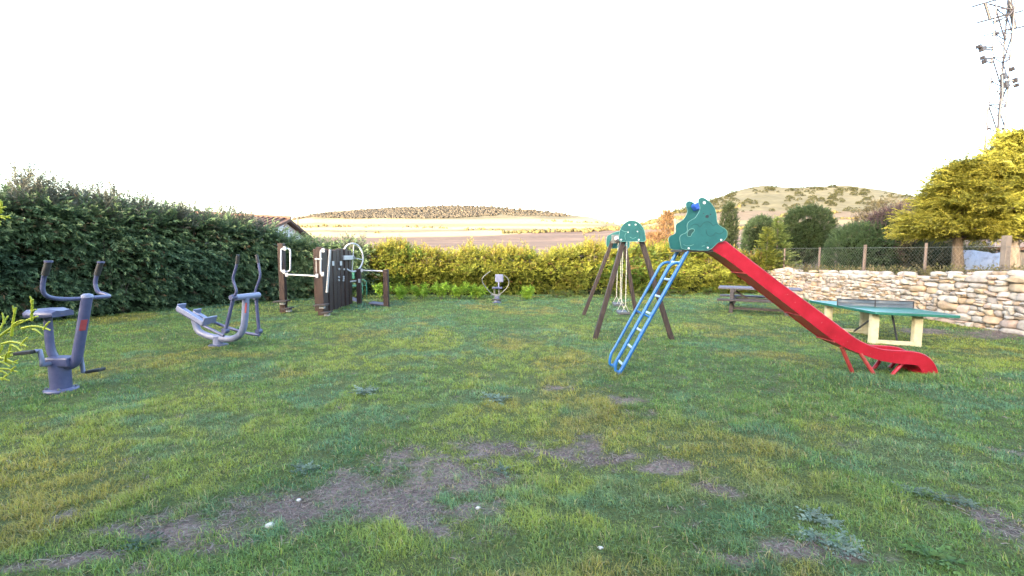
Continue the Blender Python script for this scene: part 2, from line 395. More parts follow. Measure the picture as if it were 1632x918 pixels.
def fcol():
    """which crop or soil grows where"""
    wob = (fbm(XT * .008, DY * .008, 50) - .5) * 8; py = PYT + wob
    plough = np.array((.120, .076, .054)); stub = np.array((.36, .30, .155)); dry = np.array((.20, .16, .09)); pale = np.array((.145, .125, .075)); scrub = np.array((.060, .056, .026)); green = np.array((.10, .13, .04))
    n = fbm(XT * .05, DY * .05, 60)[..., None]; n2 = fbm(XT * .3, DY * .3, 64)[..., None]
    def band(a, b, w=1.2): return (sstep(a - w, a + w, py) * (1 - sstep(b - w, b + w, py)))[..., None]
    L = stub * np.ones(PX.shape + (1,))
    L = L * (1 - band(377, 386)) + (plough * (.8 + .5 * n2)) * band(377, 386)
    L = L * (1 - band(386, 393)) + np.array((.22, .15, .11)) * band(386, 393)
    L = L * (1 - band(393, 600)) + plough * (.7 + .6 * n) * band(393, 600)
    L = L * (1 - band(366, 369.5, .6)) + pale * band(366, 369.5, .6)
    L = L * (1 - band(356, 361, .8)) + dry * band(356, 361, .8)
    L = L * (1 - band(300, 349)) + (scrub * (1 - n) + dry * n) * band(300, 349)
    Rr = (scrub * (1.15 - n) + pale * n) * (.75 + .5 * n2)
    Rr = Rr * (1 - band(338, 352)) + np.array((.125, .095, .065)) * band(338, 352)
    Rr = Rr * (1 - band(352, 358)) + dry * band(352, 358)
    Rr = Rr * (1 - band(358, 366)) + np.array((.09, .072, .048)) * band(358, 366)
    Rr = Rr * (1 - band(366, 378)) + np.array((.16, .115, .085)) * band(366, 378)
    Rr = Rr * (1 - band(378, 600)) + np.array((.125, .082, .066)) * (.8 + .4 * n2) * band(378, 600)
    bl = np.interp(PX, [560, 700, 850, 1000, 1100], [388, 383, 372, 363, 361]); t = sstep(-1.2, 1.2, py - bl)[..., None] * (PX > 480)[..., None]
    L = L * (1 - t) + (plough * (.75 + .5 * n) * (1 + .35 * sstep(.5, .62, fbm(XT * .012, DY * .03, 69)))[..., None]) * t
    w = sstep(1000, 1090, PX + wob * 4)[..., None]
    return L * (1 - w) + Rr * w
CT = fcol() * .72
i = np.arange(XT.size).reshape(XT.shape)
QT = np.stack([i[:-1, :-1], i[:-1, 1:], i[1:, 1:], i[1:, :-1]], -1).reshape(-1, 4)
npmesh('terrain', np.stack([XT.ravel(), DY.ravel(), ZT.ravel()], 1), QT, CT.reshape(-1, 3), tintmat('fields', .95, .25, .22, 0))
tag(bpy.data.objects['terrain'], kind='structure')
def terr(px, py, lo=30):
    """point of the terrain seen at a picture position (nearest row first)"""
    s_ = (px - 816) / F; j = int(np.clip(np.searchsorted(S, s_) - 1, 0, len(S) - 2)); f = (s_ - S[j]) / (S[j + 1] - S[j])
    c = PYT[:, j] * (1 - f) + PYT[:, j + 1] * f; zc = ZT[:, j] * (1 - f) + ZT[:, j + 1] * f
    for k in range(1, len(YY)):
        if YY[k] > lo and c[k] <= py:
            g = float(np.clip((c[k - 1] - py) / (c[k - 1] - c[k] + 1e-6), 0, 1)); Y_ = YY[k - 1] * (1 - g) + YY[k] * g
            return Vector((s_ * Y_, Y_, zc[k - 1] * (1 - g) + zc[k] * g))
    k = int(np.argmin(c[:-40])); return Vector((s_ * YY[k], YY[k], zc[k]))
# ground behind and beside the camera
xs_, ys_, Qg = grid(np.array([-3000, -300, -60, -16, 0, 16, 60, 300, 3000.]), np.array([-3000, -300, -60, -12, 0, 8, 17.7]))
npmesh('ground', np.stack([xs_, ys_, np.full_like(xs_, -.14)], 1), Qg, cA((.06, .07, .03), len(xs_)), tintmat('rough_ground', .95, 2, .4, .3))
tag(bpy.data.objects['ground'], kind='structure')
# raised terrace behind the stone wall
WX = 9.8
def wall_top(y): return np.interp(y, [4, 8.8, 12.4, 17.4], [1.2, 1.13, .96, .85])
x, y, Q = grid(np.concatenate([np.linspace(WX + .22, 16, 50), np.linspace(16.5, 40, 20)]), np.linspace(2, 26, 90))
z = wall_top(y) - .05 + (fbm(x * 1.2, y * 1.2, 90) - .5) * .12
z = np.where(y > 24, z - (y - 24) * .6, z)
n = fbm(x * 3, y * 3, 91)
npmesh('terrace', np.stack([x, y, z], 1), Q, mixc((.10, .085, .055), (.17, .14, .085), n), tintmat('terrace_soil', .95, 12, .4, .6))
tag(bpy.data.objects['terrace'], kind='structure')

# ------------------------------------------------------------------ unseen building added behind the camera to keep the lawn in shade
b = thing('shade_house', (-22, -12, 0), 'added house shape behind the camera, out of view, to shade the grass', 'house')
def gab(mw, mr, x0, x1, y0, y1, he, hr):
    ym = (y0 + y1) / 2
    mw.add([(x0, y0, 0), (x1, y0, 0), (x1, y1, 0), (x0, y1, 0), (x0, y0, he), (x1, y0, he), (x1, y1, he), (x0, y1, he), (x0, ym, hr - .1), (x1, ym, hr - .1)],
           [(0, 1, 5, 4), (2, 3, 7, 6), (1, 2, 6, 9, 5), (3, 0, 4, 8, 7)])
    for ya, yb in ((y0 - .3, ym), (y1 + .3, ym)):
        mr.add([(x0 - .2, ya, he - .1), (x1 + .2, ya, he - .1), (x1 + .2, yb, hr), (x0 - .2, yb, hr), (x0 - .2, ya, he + .1), (x1 + .2, ya, he + .1), (x1 + .2, yb, hr + .2), (x0 - .2, yb, hr + .2)],
               [(0, 1, 2, 3), (4, 7, 6, 5), (0, 4, 5, 1), (2, 6, 7, 3), (0, 3, 7, 4), (1, 5, 6, 2)])
RIDGE, LOW, TALL = 8.1, 6.9, 11.4  # roof heights chosen by where the shade should end
mw, mr = MB(), MB()
gab(mw, mr, -45, -10.3, -15.5, -8.5, RIDGE - 1.8, RIDGE)
gab(mw, mr, -6.6, 14, -15.5, -8.5, LOW - 1.8, LOW)
mw.build('wall', M['plaster'], b); mr.build('roof', M['roof'], b)
mt, mq = MB(), MB(); gab(mt, mq, -10.0, -6.9, -15.3, -8.7, TALL - 1.4, TALL); mt.build('shade_block_wall', M['plaster'], b); mq.build('shade_block_roof', M['roof'], b)  # taller block, added only to shade the domed shrubs

# ------------------------------------------------------------------ hedges
def hedge(name, label, line, hfun, thick, dens, L0, cfun, layered, lump_amp, seed, shoots=0, shootc=None, tallk=1.0):
    """line: front-face polyline (left to right seen from the lawn); outward normal to the lawn side"""
    pts = np.array(line, float); seg = np.diff(pts, axis=0); ln = np.hypot(seg[:, 0], seg[:, 1]); cum = np.concatenate([[0], np.cumsum(ln)])
    tot = cum[-1]
    def pos(t):
        x = np.interp(t, cum, pts[:, 0]); y = np.interp(t, cum, pts[:, 1])
        k = np.clip(np.searchsorted(cum, t) - 1, 0, len(seg) - 1)
        d = seg[k] / ln[k][:, None]; return x, y, np.stack([d[:, 1], -d[:, 0]], 1)
    hf0 = hfun; ph = seed * 1.7
    def hfun(f): f = np.asarray(f, float); return hf0(f) + min(tallk, 1.3) * .22 * (fbm(f * tot * .9 + ph, f * 0 + 2, seed + 30, 3) - .5) * 2
    root = thing(name, (*pts.mean(0), 0), label, 'hedge')
    # inside
    nt_ = int(tot / .25) + 2; t = np.linspace(0, tot, nt_); x, y, nn = pos(t); H = hfun(t / tot)
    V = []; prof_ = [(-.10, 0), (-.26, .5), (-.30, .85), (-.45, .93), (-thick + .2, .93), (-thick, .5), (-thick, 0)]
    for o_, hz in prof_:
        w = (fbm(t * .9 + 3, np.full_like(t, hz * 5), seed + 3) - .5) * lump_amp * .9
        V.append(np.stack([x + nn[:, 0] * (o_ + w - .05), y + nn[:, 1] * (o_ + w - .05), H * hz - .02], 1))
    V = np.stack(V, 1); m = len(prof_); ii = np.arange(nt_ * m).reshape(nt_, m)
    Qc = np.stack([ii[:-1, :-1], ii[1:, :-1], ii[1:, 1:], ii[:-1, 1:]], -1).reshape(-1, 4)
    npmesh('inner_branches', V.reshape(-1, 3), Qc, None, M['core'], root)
    # sprays on the front, the top and the back
    parts = []
    hm = float(np.mean(hfun(np.linspace(0, 1, 50))))
    for face, area in (('front', tot * hm), ('front2', tot * hm * .6), ('top', tot * thick), ('back', tot * hm * .25)):
        n = int(area * dens); t = rng.uniform(0, tot, n); x, y, nn = pos(t); H = hfun(t / tot); v = rng.uniform(0, 1, n) ** .9
        if face == 'top':
            o_ = -rng.uniform(0, thick, n); z = H * (.90 + .10 * fbm(t * 1.3, o_ * 2, seed + 9) * 1.6)
            D = np.stack([nn[:, 0] * .25 + rng.normal(0, .45, n), nn[:, 1] * .25 + rng.normal(0, .45, n), rng.uniform(.25, 1.0, n)], 1)
        elif face == 'back':
            o_ = np.full(n, -thick); z = H * v
            D = np.stack([-nn[:, 0] + rng.normal(0, .4, n), -nn[:, 1] + rng.normal(0, .4, n), rng.normal(.1, .3, n)], 1)
        else:
            z = H * v
            o_ = (fbm(t * 1.5, z * 2.2, seed + 5) - .5) * lump_amp * 2 - .20 - (.12 if face == 'front2' else 0) - .25 * sstep(.82, 1.0, v)
            if layered: o_ += .10 * np.sin(z * 17 + 4 * fbm(t * .8, z, seed + 1) * 3)
            D = np.stack([nn[:, 0] + rng.normal(0, .55, n), nn[:, 1] + rng.normal(0, .55, n), rng.normal(.12 if layered else .28, .28, n)], 1)
        P = np.stack([x + nn[:, 0] * o_, y + nn[:, 1] * o_, z], 1)
        U = np.stack([rng.normal(0, .45, n), rng.normal(0, .45, n), np.full(n, 1.)], 1) if layered else rng.normal(0, .8, (n, 3)) + (0, 0, .6)
        L = L0 * rng.uniform(.6, 1.35, n)
        Cb, Ct = cfun(t, z, H, n)
        parts.append(fronds(P, D, U, L, Cb, Ct, FT_FEATHER))
    # whole boughs standing out of the face: a flat fan of sprays each
    nb = int(tot * hm * (15 if layered else 17)); m_ = 15
    t = rng.uniform(0, tot, nb); x, y, nn = pos(t); H = hfun(t / tot); v = rng.uniform(.04, 1.0, nb) ** .85; z = H * v
    o_ = (fbm(t * 1.5, z * 2.2, seed + 5) - .5) * lump_amp * 2 - .24 - .16 * np.abs(np.sin(t * 2.3 + 2.5 * vnoise(t * .5, z * .6, seed + 6))) ** 6 - .25 * sstep(.85, 1.0, v)
    B = np.stack([x + nn[:, 0] * o_, y + nn[:, 1] * o_, z], 1)
    lat = np.stack([-nn[:, 1], nn[:, 0], np.zeros(nb)], 1) * rng.normal(0, .75, (nb, 1))
    Db = nrm(np.concatenate([nn, np.zeros((nb, 1))], 1) + lat + np.stack([np.zeros(nb), np.zeros(nb), rng.normal(.16 if layered else .55, .22, nb) + .5 * sstep(.8, 1, v)], 1))
    LB = L0 * (.95 if layered else 1.0) * rng.uniform(.55, 1.35, nb)
    Un = nrm(rng.normal(0, .25 if layered else .5, (nb, 3)) + (0, 0, 1.)); Sb = nrm(np.cross(Un, Db)); Nb = np.cross(Db, Sb)
    f = rng.uniform(.05, 1.0, (nb, m_)); sg = np.where(np.arange(m_) % 2 == 0, 1., -1.)[None] * np.ones((nb, 1))
    P = B[:, None] + Db[:, None] * (LB[:, None] * f)[..., None] + Sb[:, None] * (sg * rng.uniform(0, .22, (nb, m_)) * LB[:, None] * (1.1 - f))[..., None] - np.array((0, 0, 1)) * (LB[:, None] * f ** 2 * (.22 if layered else .05))[..., None]
    D = Db[:, None] * .85 + Sb[:, None] * (sg * .75 * (1.15 - f))[..., None] + rng.normal(0, .14, (nb, m_, 3)) - np.array((0, 0, 1)) * (f * (.22 if layered else -.12))[..., None]
    U = Nb[:, None] + rng.normal(0, .22, (nb, m_, 3))
    tr_, zr_, Hr_ = np.repeat(t, m_), np.repeat(z, m_), np.repeat(H, m_)
    Cb, Ct = cfun(tr_, zr_, Hr_, nb * m_); bj = np.repeat(np.clip(1 + rng.normal(0, .24, (nb, 1)), .5, 1.7), m_, 0)
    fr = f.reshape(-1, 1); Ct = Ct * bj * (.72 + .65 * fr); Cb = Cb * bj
    parts.append(fronds(P.reshape(-1, 3), D.reshape(-1, 3), U.reshape(-1, 3), np.repeat(LB, m_) * (.55 - .2 * f.reshape(-1)) * rng.uniform(.8, 1.2, nb * m_), Cb, Ct, FT_FEATHER))
    if shoots:
        t = rng.uniform(0, tot, shoots); x, y, nn = pos(t); H = hfun(t / tot)
        keep = fbm(t * .9, t * 0 + 3, seed + 21) > .42; t, x, y, nn, H = t[keep], x[keep], y[keep], nn[keep], H[keep]; n = len(t)
        tall = tallk * rng.uniform(.12, .55, n) * (.3 + 1.2 * fbm(t * 1.7, t * 0, seed + 22)); off = -rng.uniform(0.05, thick * .7, n)
        for k in range(7):
            f = k / 7
            P = np.stack([x + nn[:, 0] * off, y + nn[:, 1] * off, H * .93 + tall * f], 1)
            a = rng.uniform(0, 6.28, n)
            D = np.stack([np.cos(a) * .7, np.sin(a) * .7, np.full(n, .8) + f], 1)
            Cb, Ct = shootc(n)
            parts.append(fronds(P, D, rng.normal(0, 1, (n, 3)), L0 * (1.05 if layered else .75) * (1 - .5 * f) * rng.uniform(.7, 1.2, n), Cb, Ct))
        mbt = MB()
        for k in range(n):
            p = Vector((x[k] + nn[k, 0] * off[k], y[k] + nn[k, 1] * off[k], H[k] * .8))
            mbt.tube([p, p + Vector((rng.normal(0, .05), rng.normal(0, .05), H[k] * .15 + tall[k]))], [.008, .003], 4, False)
        tag(mbt.build('shoot_stems', M['twig'], root), kind='stuff')
    V, Qf, Cf = joinf(parts)
    npmesh('foliage', V, Qf, Cf, LEAF, root)
    return root, pos, tot
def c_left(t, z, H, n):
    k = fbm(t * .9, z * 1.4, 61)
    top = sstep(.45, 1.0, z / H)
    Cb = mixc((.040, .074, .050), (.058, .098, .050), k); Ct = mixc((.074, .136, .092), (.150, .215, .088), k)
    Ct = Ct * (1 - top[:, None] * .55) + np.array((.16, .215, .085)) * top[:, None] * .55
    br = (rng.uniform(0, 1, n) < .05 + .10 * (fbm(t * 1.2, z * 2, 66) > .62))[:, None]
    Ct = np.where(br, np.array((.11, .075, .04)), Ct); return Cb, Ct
LEFT = [(-14.2, 4.2), (-12.6, 7.0), (-10.9, 9.9), (-9.9, 11.6), (-9.0, 13.3), (-7.9, 15.2), (-6.6, 16.2), (-5.3, 16.8)]
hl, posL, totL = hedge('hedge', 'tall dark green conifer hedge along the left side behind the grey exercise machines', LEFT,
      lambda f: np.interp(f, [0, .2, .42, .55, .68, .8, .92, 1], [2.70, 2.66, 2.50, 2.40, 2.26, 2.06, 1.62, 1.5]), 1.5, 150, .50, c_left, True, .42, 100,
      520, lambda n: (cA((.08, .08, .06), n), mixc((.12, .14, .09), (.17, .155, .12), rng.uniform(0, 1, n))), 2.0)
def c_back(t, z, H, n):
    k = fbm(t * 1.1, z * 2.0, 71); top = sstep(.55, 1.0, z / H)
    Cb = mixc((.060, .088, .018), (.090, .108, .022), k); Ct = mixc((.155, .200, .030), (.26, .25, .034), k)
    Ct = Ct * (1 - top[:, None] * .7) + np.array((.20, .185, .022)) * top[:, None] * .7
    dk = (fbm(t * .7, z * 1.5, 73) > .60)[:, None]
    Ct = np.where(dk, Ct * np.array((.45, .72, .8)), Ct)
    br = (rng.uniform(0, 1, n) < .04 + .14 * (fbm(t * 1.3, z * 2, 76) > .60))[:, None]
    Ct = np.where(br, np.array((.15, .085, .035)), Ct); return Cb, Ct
BACK = [(-5.5, 17.1), (-3, 16.9), (0, 16.8), (3, 16.9), (6, 17.2), (8.2, 17.6), (9.6, 17.9)]
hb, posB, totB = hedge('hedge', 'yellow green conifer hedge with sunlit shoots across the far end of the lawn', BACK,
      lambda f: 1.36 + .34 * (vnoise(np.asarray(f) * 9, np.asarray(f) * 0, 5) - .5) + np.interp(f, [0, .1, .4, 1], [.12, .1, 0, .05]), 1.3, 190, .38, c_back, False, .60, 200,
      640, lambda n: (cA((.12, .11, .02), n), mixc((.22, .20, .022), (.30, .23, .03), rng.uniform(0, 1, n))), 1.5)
# pale bramble leaves climbing through the dark hedge
tb = rng.uniform(.40, .86, 150) * totL; tb = tb + .25 * np.sin(tb * 7); zb = .3 + rng.uniform(0, 1, 150) * 1.7
keep = fbm(tb * .8, zb * .9, 131) > .5; tb, zb = tb[keep], zb[keep]; x, y, nn = posL(tb); n = len(tb)
br = thing('bramble', (float(x.mean()), float(y.mean()), 0), 'straggling bramble with pale leaves climbing through the dark hedge', 'bramble')
P = np.stack([x + nn[:, 0] * .12, y + nn[:, 1] * .12, zb], 1)
V, Qf, Cf = fronds(P, rng.normal(0, 1, (n, 3)) + np.concatenate([nn, np.zeros((n, 1))], 1), rng.normal(0, 1, (n, 3)), rng.uniform(.07, .16, n),
                   mixc((.10, .15, .06), (.34, .33, .30), rng.uniform(0, 1, n) ** 2), mixc((.14, .19, .08), (.42, .40, .36), rng.uniform(0, 1, n) ** 2), FT_BROAD)
npmesh('leaves', V, Qf, Cf, LEAF2, br)
mb = MB()
for k in range(0, n - 1, 6):
    p = Vector(P[k]); q = p + Vector((rng.normal(0, .2), rng.normal(0, .1), .5)); mb.tube([p + Vector((0, 0, -.5)), p, q], .005, 4, False)
tag(mb.build('stems', M['twig'], br), kind='stuff')

# ------------------------------------------------------------------ plants
def leafy_plant(px, py, w, h, c0, c1, name, label, group=None, n=130, Y=None, tem=FT_BROAD, L=.16):
    p = atz(px, py) if Y is None else at(px, py, Y)
    t = thing(name, p, label, 'plant', group)
    nst = 7; mb = MB(); parts = []
    for k in range(nst):
        a = random.uniform(0, 6.28); tip = p + Vector((math.cos(a) * w * random.uniform(.3, 1), math.sin(a) * w * .6 * random.uniform(.3, 1), h * random.uniform(.6, 1)))
        mid = p * .5 + tip * .5 + Vector((0, 0, h * .15)); mb.tube([p + Vector((0, 0, -.03)), mid, tip], [.006, .005, .003], 5, False)
        m = n // nst; f = rng.uniform(.25, 1, m)[:, None]
        P = np.array(p) * (1 - f) + np.array(tip) * f + rng.normal(0, .03, (m, 3)) + np.array((0, 0, 1)) * (h * .25 * f * (1 - f) * 4 * .5)
        D = rng.normal(0, 1, (m, 3)) + (0, 0, .5)
        k_ = rng.uniform(0, 1, m)
        parts.append(fronds(P, D, rng.normal(0, .5, (m, 3)) + (0, 0, 1), L * rng.uniform(.6, 1.2, m), mixc(c0, c1, k_) * .75, mixc(c0, c1, k_), tem))
    tag(mb.build('stems', M['twig'], t), kind='stuff'); V, Qf, Cf = joinf(parts); npmesh('leaves', V, Qf, Cf, LEAF2, t); return t
for k, (px, w, h) in enumerate([(612, .3, .42), (640, .25, .3), (672, .42, .36), (703, .38, .42), (732, .42, .38), (760, .3, .34), (838, .3, .25)]):
    leafy_plant(px, 477, w * 1.15, h * 1.3, (.17, .33, .03), (.32, .46, .05), 'leafy_weed', 'bright green leafy weed at the foot of the far hedge', 'bright weeds along the foot of the far hedge', 260)
for k in range(13):
    px = 880 + k * 27 + random.uniform(-8, 8)
    leafy_plant(px, 475 - max(0, px - 1000) * .03, .32, .24, (.05, .085, .02), (.10, .14, .03), 'leafy_weed', 'low dull green weed at the foot of the hedge near the swing', 'low weeds along the hedge near the swing', 80, L=.12)
leafy_plant(568, 478, .3, .2, (.05, .10, .03), (.09, .15, .04), 'leafy_weed', 'low green weed behind the wooden exercise station', n=100)

def bush(name, label, cat, c, r, ncol, n, L, parts_trunk=True, power=1.0, tem=FT, zmin=-.7, noise=.14, base_z=None, up=.35, group=None, seed=3, inner=True):
    root = thing(name, (c[0], c[1], base_z if base_z is not None else c[2] - r[2]), label, cat, group)
    P, N = ell_points(n, c, r, zmin, noise, seed, power)
    n = len(P); P = P - N * rng.uniform(0, .16, n)[:, None] * min(r)
    D = N + rng.normal(0, .45, (n, 3)) + (0, 0, up); k = np.clip(fbm(P[:, 0] * 3 + P[:, 1] * 2, P[:, 2] * 3, seed + 1) * .8 + rng.uniform(-.25, .35, n), 0, 1)
    V, Qf, Cf = fronds(P, D, rng.normal(0, .7, (n, 3)) + N * .4, L * rng.uniform(.6, 1.3, n), mixc(ncol[0], ncol[1], k) * .7, mixc(ncol[0], ncol[1], k), tem)
    npmesh('foliage', V, Qf, Cf, LEAF, root)
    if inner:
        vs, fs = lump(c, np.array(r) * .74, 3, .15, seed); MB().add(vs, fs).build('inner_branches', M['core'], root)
    if parts_trunk:
        bz = root.location.z; mb = MB()
        mb.tube([(c[0], c[1], bz - .1), (c[0] + .03, c[1], bz + .3), (c[0], c[1], c[2] - r[2] * .3)], [.09, .07, .05], 8); mb.build('trunk', M['bark'], root)
    return root
def tz(x, y): return float(wall_top(y)) - .05
bush('cypress', 'narrow dark columnar cypress just right of the green slide panel', 'tree', (10.65, 23, 2.35), (.36, .36, 1.5), ((.018, .030, .012), (.040, .055, .020)), 1300, .22, base_z=.8, up=.9, seed=11)
bush('clipped_shrub', 'smaller dark clipped shrub behind the pale young conifer', 'shrub', (11.2, 21, 1.9), (.66, .6, 1.15), ((.028, .050, .022), (.055, .085, .032)), 3200, .19, base_z=.8, power=1.25, seed=12)
bush('clipped_shrub', 'tall dark green clipped shrub with a domed top, beyond the wire fence', 'shrub', (12.0, 19, 2.0), (.82, .8, 1.25), ((.030, .056, .026), (.058, .092, .034)), 5200, .19, base_z=.8, power=1.45, seed=13)
bush('clipped_shrub', 'broad low dark green domed shrub behind the fence, left of the yellow tree', 'shrub', (12.5, 16.5, 1.45), (1.22, 1.0, 1.05), ((.040, .076, .036), (.072, .120, .046)), 5200, .18, base_z=.8, seed=14)
bush('purple_bush', 'loose purple brown bush between the broad domed shrub and yellow tree', 'shrub', (13.35, 16.2, 2.0), (.95, .9, 1.2), ((.060, .028, .060), (.12, .085, .055)), 1900, .2, base_z=.8, tem=FT_FINE, noise=.3, seed=15, up=.7)
bush('scrub_bush', 'brown olive scrub bush behind the fence under the left edge of the yellow tree', 'shrub', (13.6, 15.2, 1.45), (.8, .7, .75), ((.060, .050, .030), (.11, .10, .045)), 1100, .2, base_z=.85, tem=FT_FINE, noise=.35, seed=16, up=.6)
bush('scrub_bush', 'olive green scrub bush behind the fence between the two conifer trunks', 'shrub', (15.4, 16.5, 1.35), (1.3, .8, .72), ((.050, .055, .025), (.10, .11, .04)), 1500, .22, base_z=.85, tem=FT_FINE, noise=.35, seed=17, up=.6)
bush('scrub_bush', 'tall brownish loose bush rising behind the purple bush', 'shrub', (14.9, 18.5, 2.2), (1.3, .9, 1.3), ((.075, .060, .035), (.14, .115, .055)), 1600, .24, base_z=.85, tem=FT_FINE, noise=.35, seed=18, up=.7)
def spire(x, y, z0, z1, w, c0, c1, label, n=620, name='young_conifer', group=None):
    root = thing(name, (x, y, z0), label, 'tree', group)
    f = rng.uniform(0, 1, n) ** 1.25; rad = w * (1 - f) ** .8 * (.75 + .35 * np.sin(f * 40)); a = rng.uniform(0, 6.283, n)
    P = np.stack([x + np.cos(a) * rad * .55, y + np.sin(a) * rad * .55, z0 + (z1 - z0) * f], 1)
    D = np.stack([np.cos(a), np.sin(a), .45 + .5 * f], 1) + rng.normal(0, .2, (n, 3)); k = rng.uniform(0, 1, n)
    V, Qf, Cf = fronds(P, D, rng.normal(0, .4, (n, 3)) + (0, 0, 1), (.16 + .5 * rad) * rng.uniform(.7, 1.2, n), mixc(c0, c1, k) * .7, mixc(c0, c1, k))
    npmesh('foliage', V, Qf, Cf, LEAF, root)
    MB().tube([(x, y, z0 - .1), (x, y, z1 - .1)], [.04, .008], 6).build('trunk', M['bark'], root); return root
spire(9.85, 18.0, .5, 2.45, .62, (.12, .16, .03), (.24, .25, .045), 'pale yellow green young conifer at the end of the far hedge, shorter of two')
spire(10.35, 18.2, .5, 2.85, .72, (.11, .16, .04), (.20, .25, .07), 'taller pale green young conifer leaning over the start of the stone wall', 800)

def conifer_tree(name, label, x, y, z0, top, spread, n_limb, ncol, seed, zlow):
    rd = random.Random(seed); root = thing(name, (x, y, z0), label, 'tree')
    mbt = MB(); mbt.tube([(x, y, z0 - .15), (x + .02, y, z0 + .25), (x - .03, y, z0 + .8), (x + .05, y + .05, z0 + 1.7), (x, y, top - .25)], [.17, .13, .105, .07, .02], 10, sub=3)
    mbt.build('trunk', M['bark'], root)
    mbl = MB(); parts = []
    for k in range(n_limb):
        f = (k + rd.random()) / n_limb; z = zlow + (top - .15 - zlow) * f
        a = k * 2.4 + rd.uniform(-.4, .4); Lm = spread * (1 - f ** 1.15 * .85) * rd.uniform(.65, 1.12)
        d = Vector((math.cos(a), math.sin(a), 0)); rise = rd.uniform(.05, .35) + f * .5
        p0 = Vector((x, y, z)); p1 = p0 + d * Lm * .5 + Vector((0, 0, Lm * rise * .55)); p2 = p0 + d * Lm + Vector((0, 0, Lm * rise * .75 - .08))
        mbl.tube([p0, p1, p2], [.03, .018, .006], 5, False, sub=3)
        m = int(135 * (.35 + Lm / spread)); t = np.array([rd.uniform(.18, 1.05) for _ in range(m)])[:, None]
        b0, b1, b2 = np.array(p0), np.array(p1), np.array(p2)
        P = b0 * (1 - t) ** 2 + 2 * (2 * b1 - .5 * b0 - .5 * b2) * .5 * t * (1 - t) * 2 * .5 + b2 * t ** 2 if False else (b0 * (1 - t) * (1 - 2 * t) + b1 * 4 * t * (1 - t) + b2 * t * (2 * t - 1))
        side = np.array((-d.y, d.x, 0)); w = rng.normal(0, 1, (m, 1)) * .30 * Lm * np.sqrt(t) * .9
        P = P + side * w + rng.normal(0, .05, (m, 3))
        D = np.array(d) * .8 + side * np.sign(w) * .7 + rng.normal(0, .3, (m, 3)) + np.array((0, 0, .38))
        kk = np.clip(t[:, 0] * .6 + rng.uniform(0, .5, m), 0, 1)
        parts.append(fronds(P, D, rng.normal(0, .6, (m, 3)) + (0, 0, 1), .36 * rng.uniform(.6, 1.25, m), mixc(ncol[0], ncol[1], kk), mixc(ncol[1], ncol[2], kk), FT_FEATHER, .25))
    mbl.build('limbs', M['bark'], root); V, Qf, Cf = joinf(parts); npmesh('crown', V, Qf, Cf, LEAF, root); return root
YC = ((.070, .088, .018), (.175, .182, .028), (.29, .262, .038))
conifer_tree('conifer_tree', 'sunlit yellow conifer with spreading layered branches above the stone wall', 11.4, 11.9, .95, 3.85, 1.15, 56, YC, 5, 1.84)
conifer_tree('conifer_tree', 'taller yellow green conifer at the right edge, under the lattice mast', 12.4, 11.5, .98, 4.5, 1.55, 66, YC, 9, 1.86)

# young conifer beside the camera, only its tips reach into view
cs = thing('conifer_shrub', (-2.95, 1.95, 0), 'bright lime green conifer sprig poking in at the left edge', 'shrub')
SPRIG = pmat('scale_leaves', [(.20, .26, .012), (.30, .34, .018), (.40, .42, .03)], 40, .5, .2)
mb = MB(); mb.tube([(-2.95, 1.95, -.05), (-2.93, 1.95, 1.0), (-2.9, 1.95, 2.1)], [.03, .022, .006], 8)
lv = MB()
def scaly(p, q, r):
    n = max(3, int((q - p).length / .007)); bend = Vector((0, 0, (q - p).length * .10))
    lv.tube([p + (q - p) * (k / n) + bend * math.sin(3.14 * k / n) for k in range(n + 1)], [r * (1.25 if k % 2 else .8) * (1 - .45 * k / n) for k in range(n + 1)], 6)
def sprig(p, q, r, depth, side):
    scaly(p, q, r)
    if not depth: return
    d = q - p; m = 6 if depth == 2 else 2
    for k in range(m):
        f = (k + 1.0) / (m + .6); sg = 1 if k % 2 else -1
        e = (d.normalized() * .8 + side * sg * .62 + Vector((0, random.uniform(-.25, .25), 0))).normalized(); L = d.length * (.52 - .26 * f) * random.uniform(.85, 1.15)
        sprig(p + d * f, p + d * f + e * L, r * .85, depth - 1, side)
for tip, b0, Y in (((60, 504), (-45, 585), 1.9), ((20, 566), (-50, 610), 1.92), ((6, 337), (-46, 372), 1.95)):
    q, p = at(*tip, Y), at(*b0, Y); d = (q - p).normalized(); side = Vector((-d.z, 0, d.x))
    mb.tube([Vector((-2.92, 1.95, p.z - .2)), p * .6 + Vector((-2.92, 1.95, p.z - .1)) * .4, p + d * .01], [.008, .006, .004], 6); sprig(p, q, .0062, 2, side)
lv.build('leaves', SPRIG, cs); mb.build('stems', M['twig'], cs)
n = 420; a = rng.uniform(0, 6.28, n); zz = rng.uniform(.25, 2.0, n); rr = .30 * (1 - (zz / 2.3) ** 2)
P = np.stack([-3.1 + np.cos(a) * rr, 1.95 + np.sin(a) * rr, zz], 1); D = np.stack([np.cos(a), np.sin(a), np.full(n, .5)], 1)
V, Qf, Cf = fronds(P, D, rng.normal(0, 1, (n, 3)), .12 * rng.uniform(.7, 1.2, n), cA((.10, .15, .012), n), cA((.22, .27, .02), n))
npmesh('foliage', V, Qf, Cf, LEAF, cs)

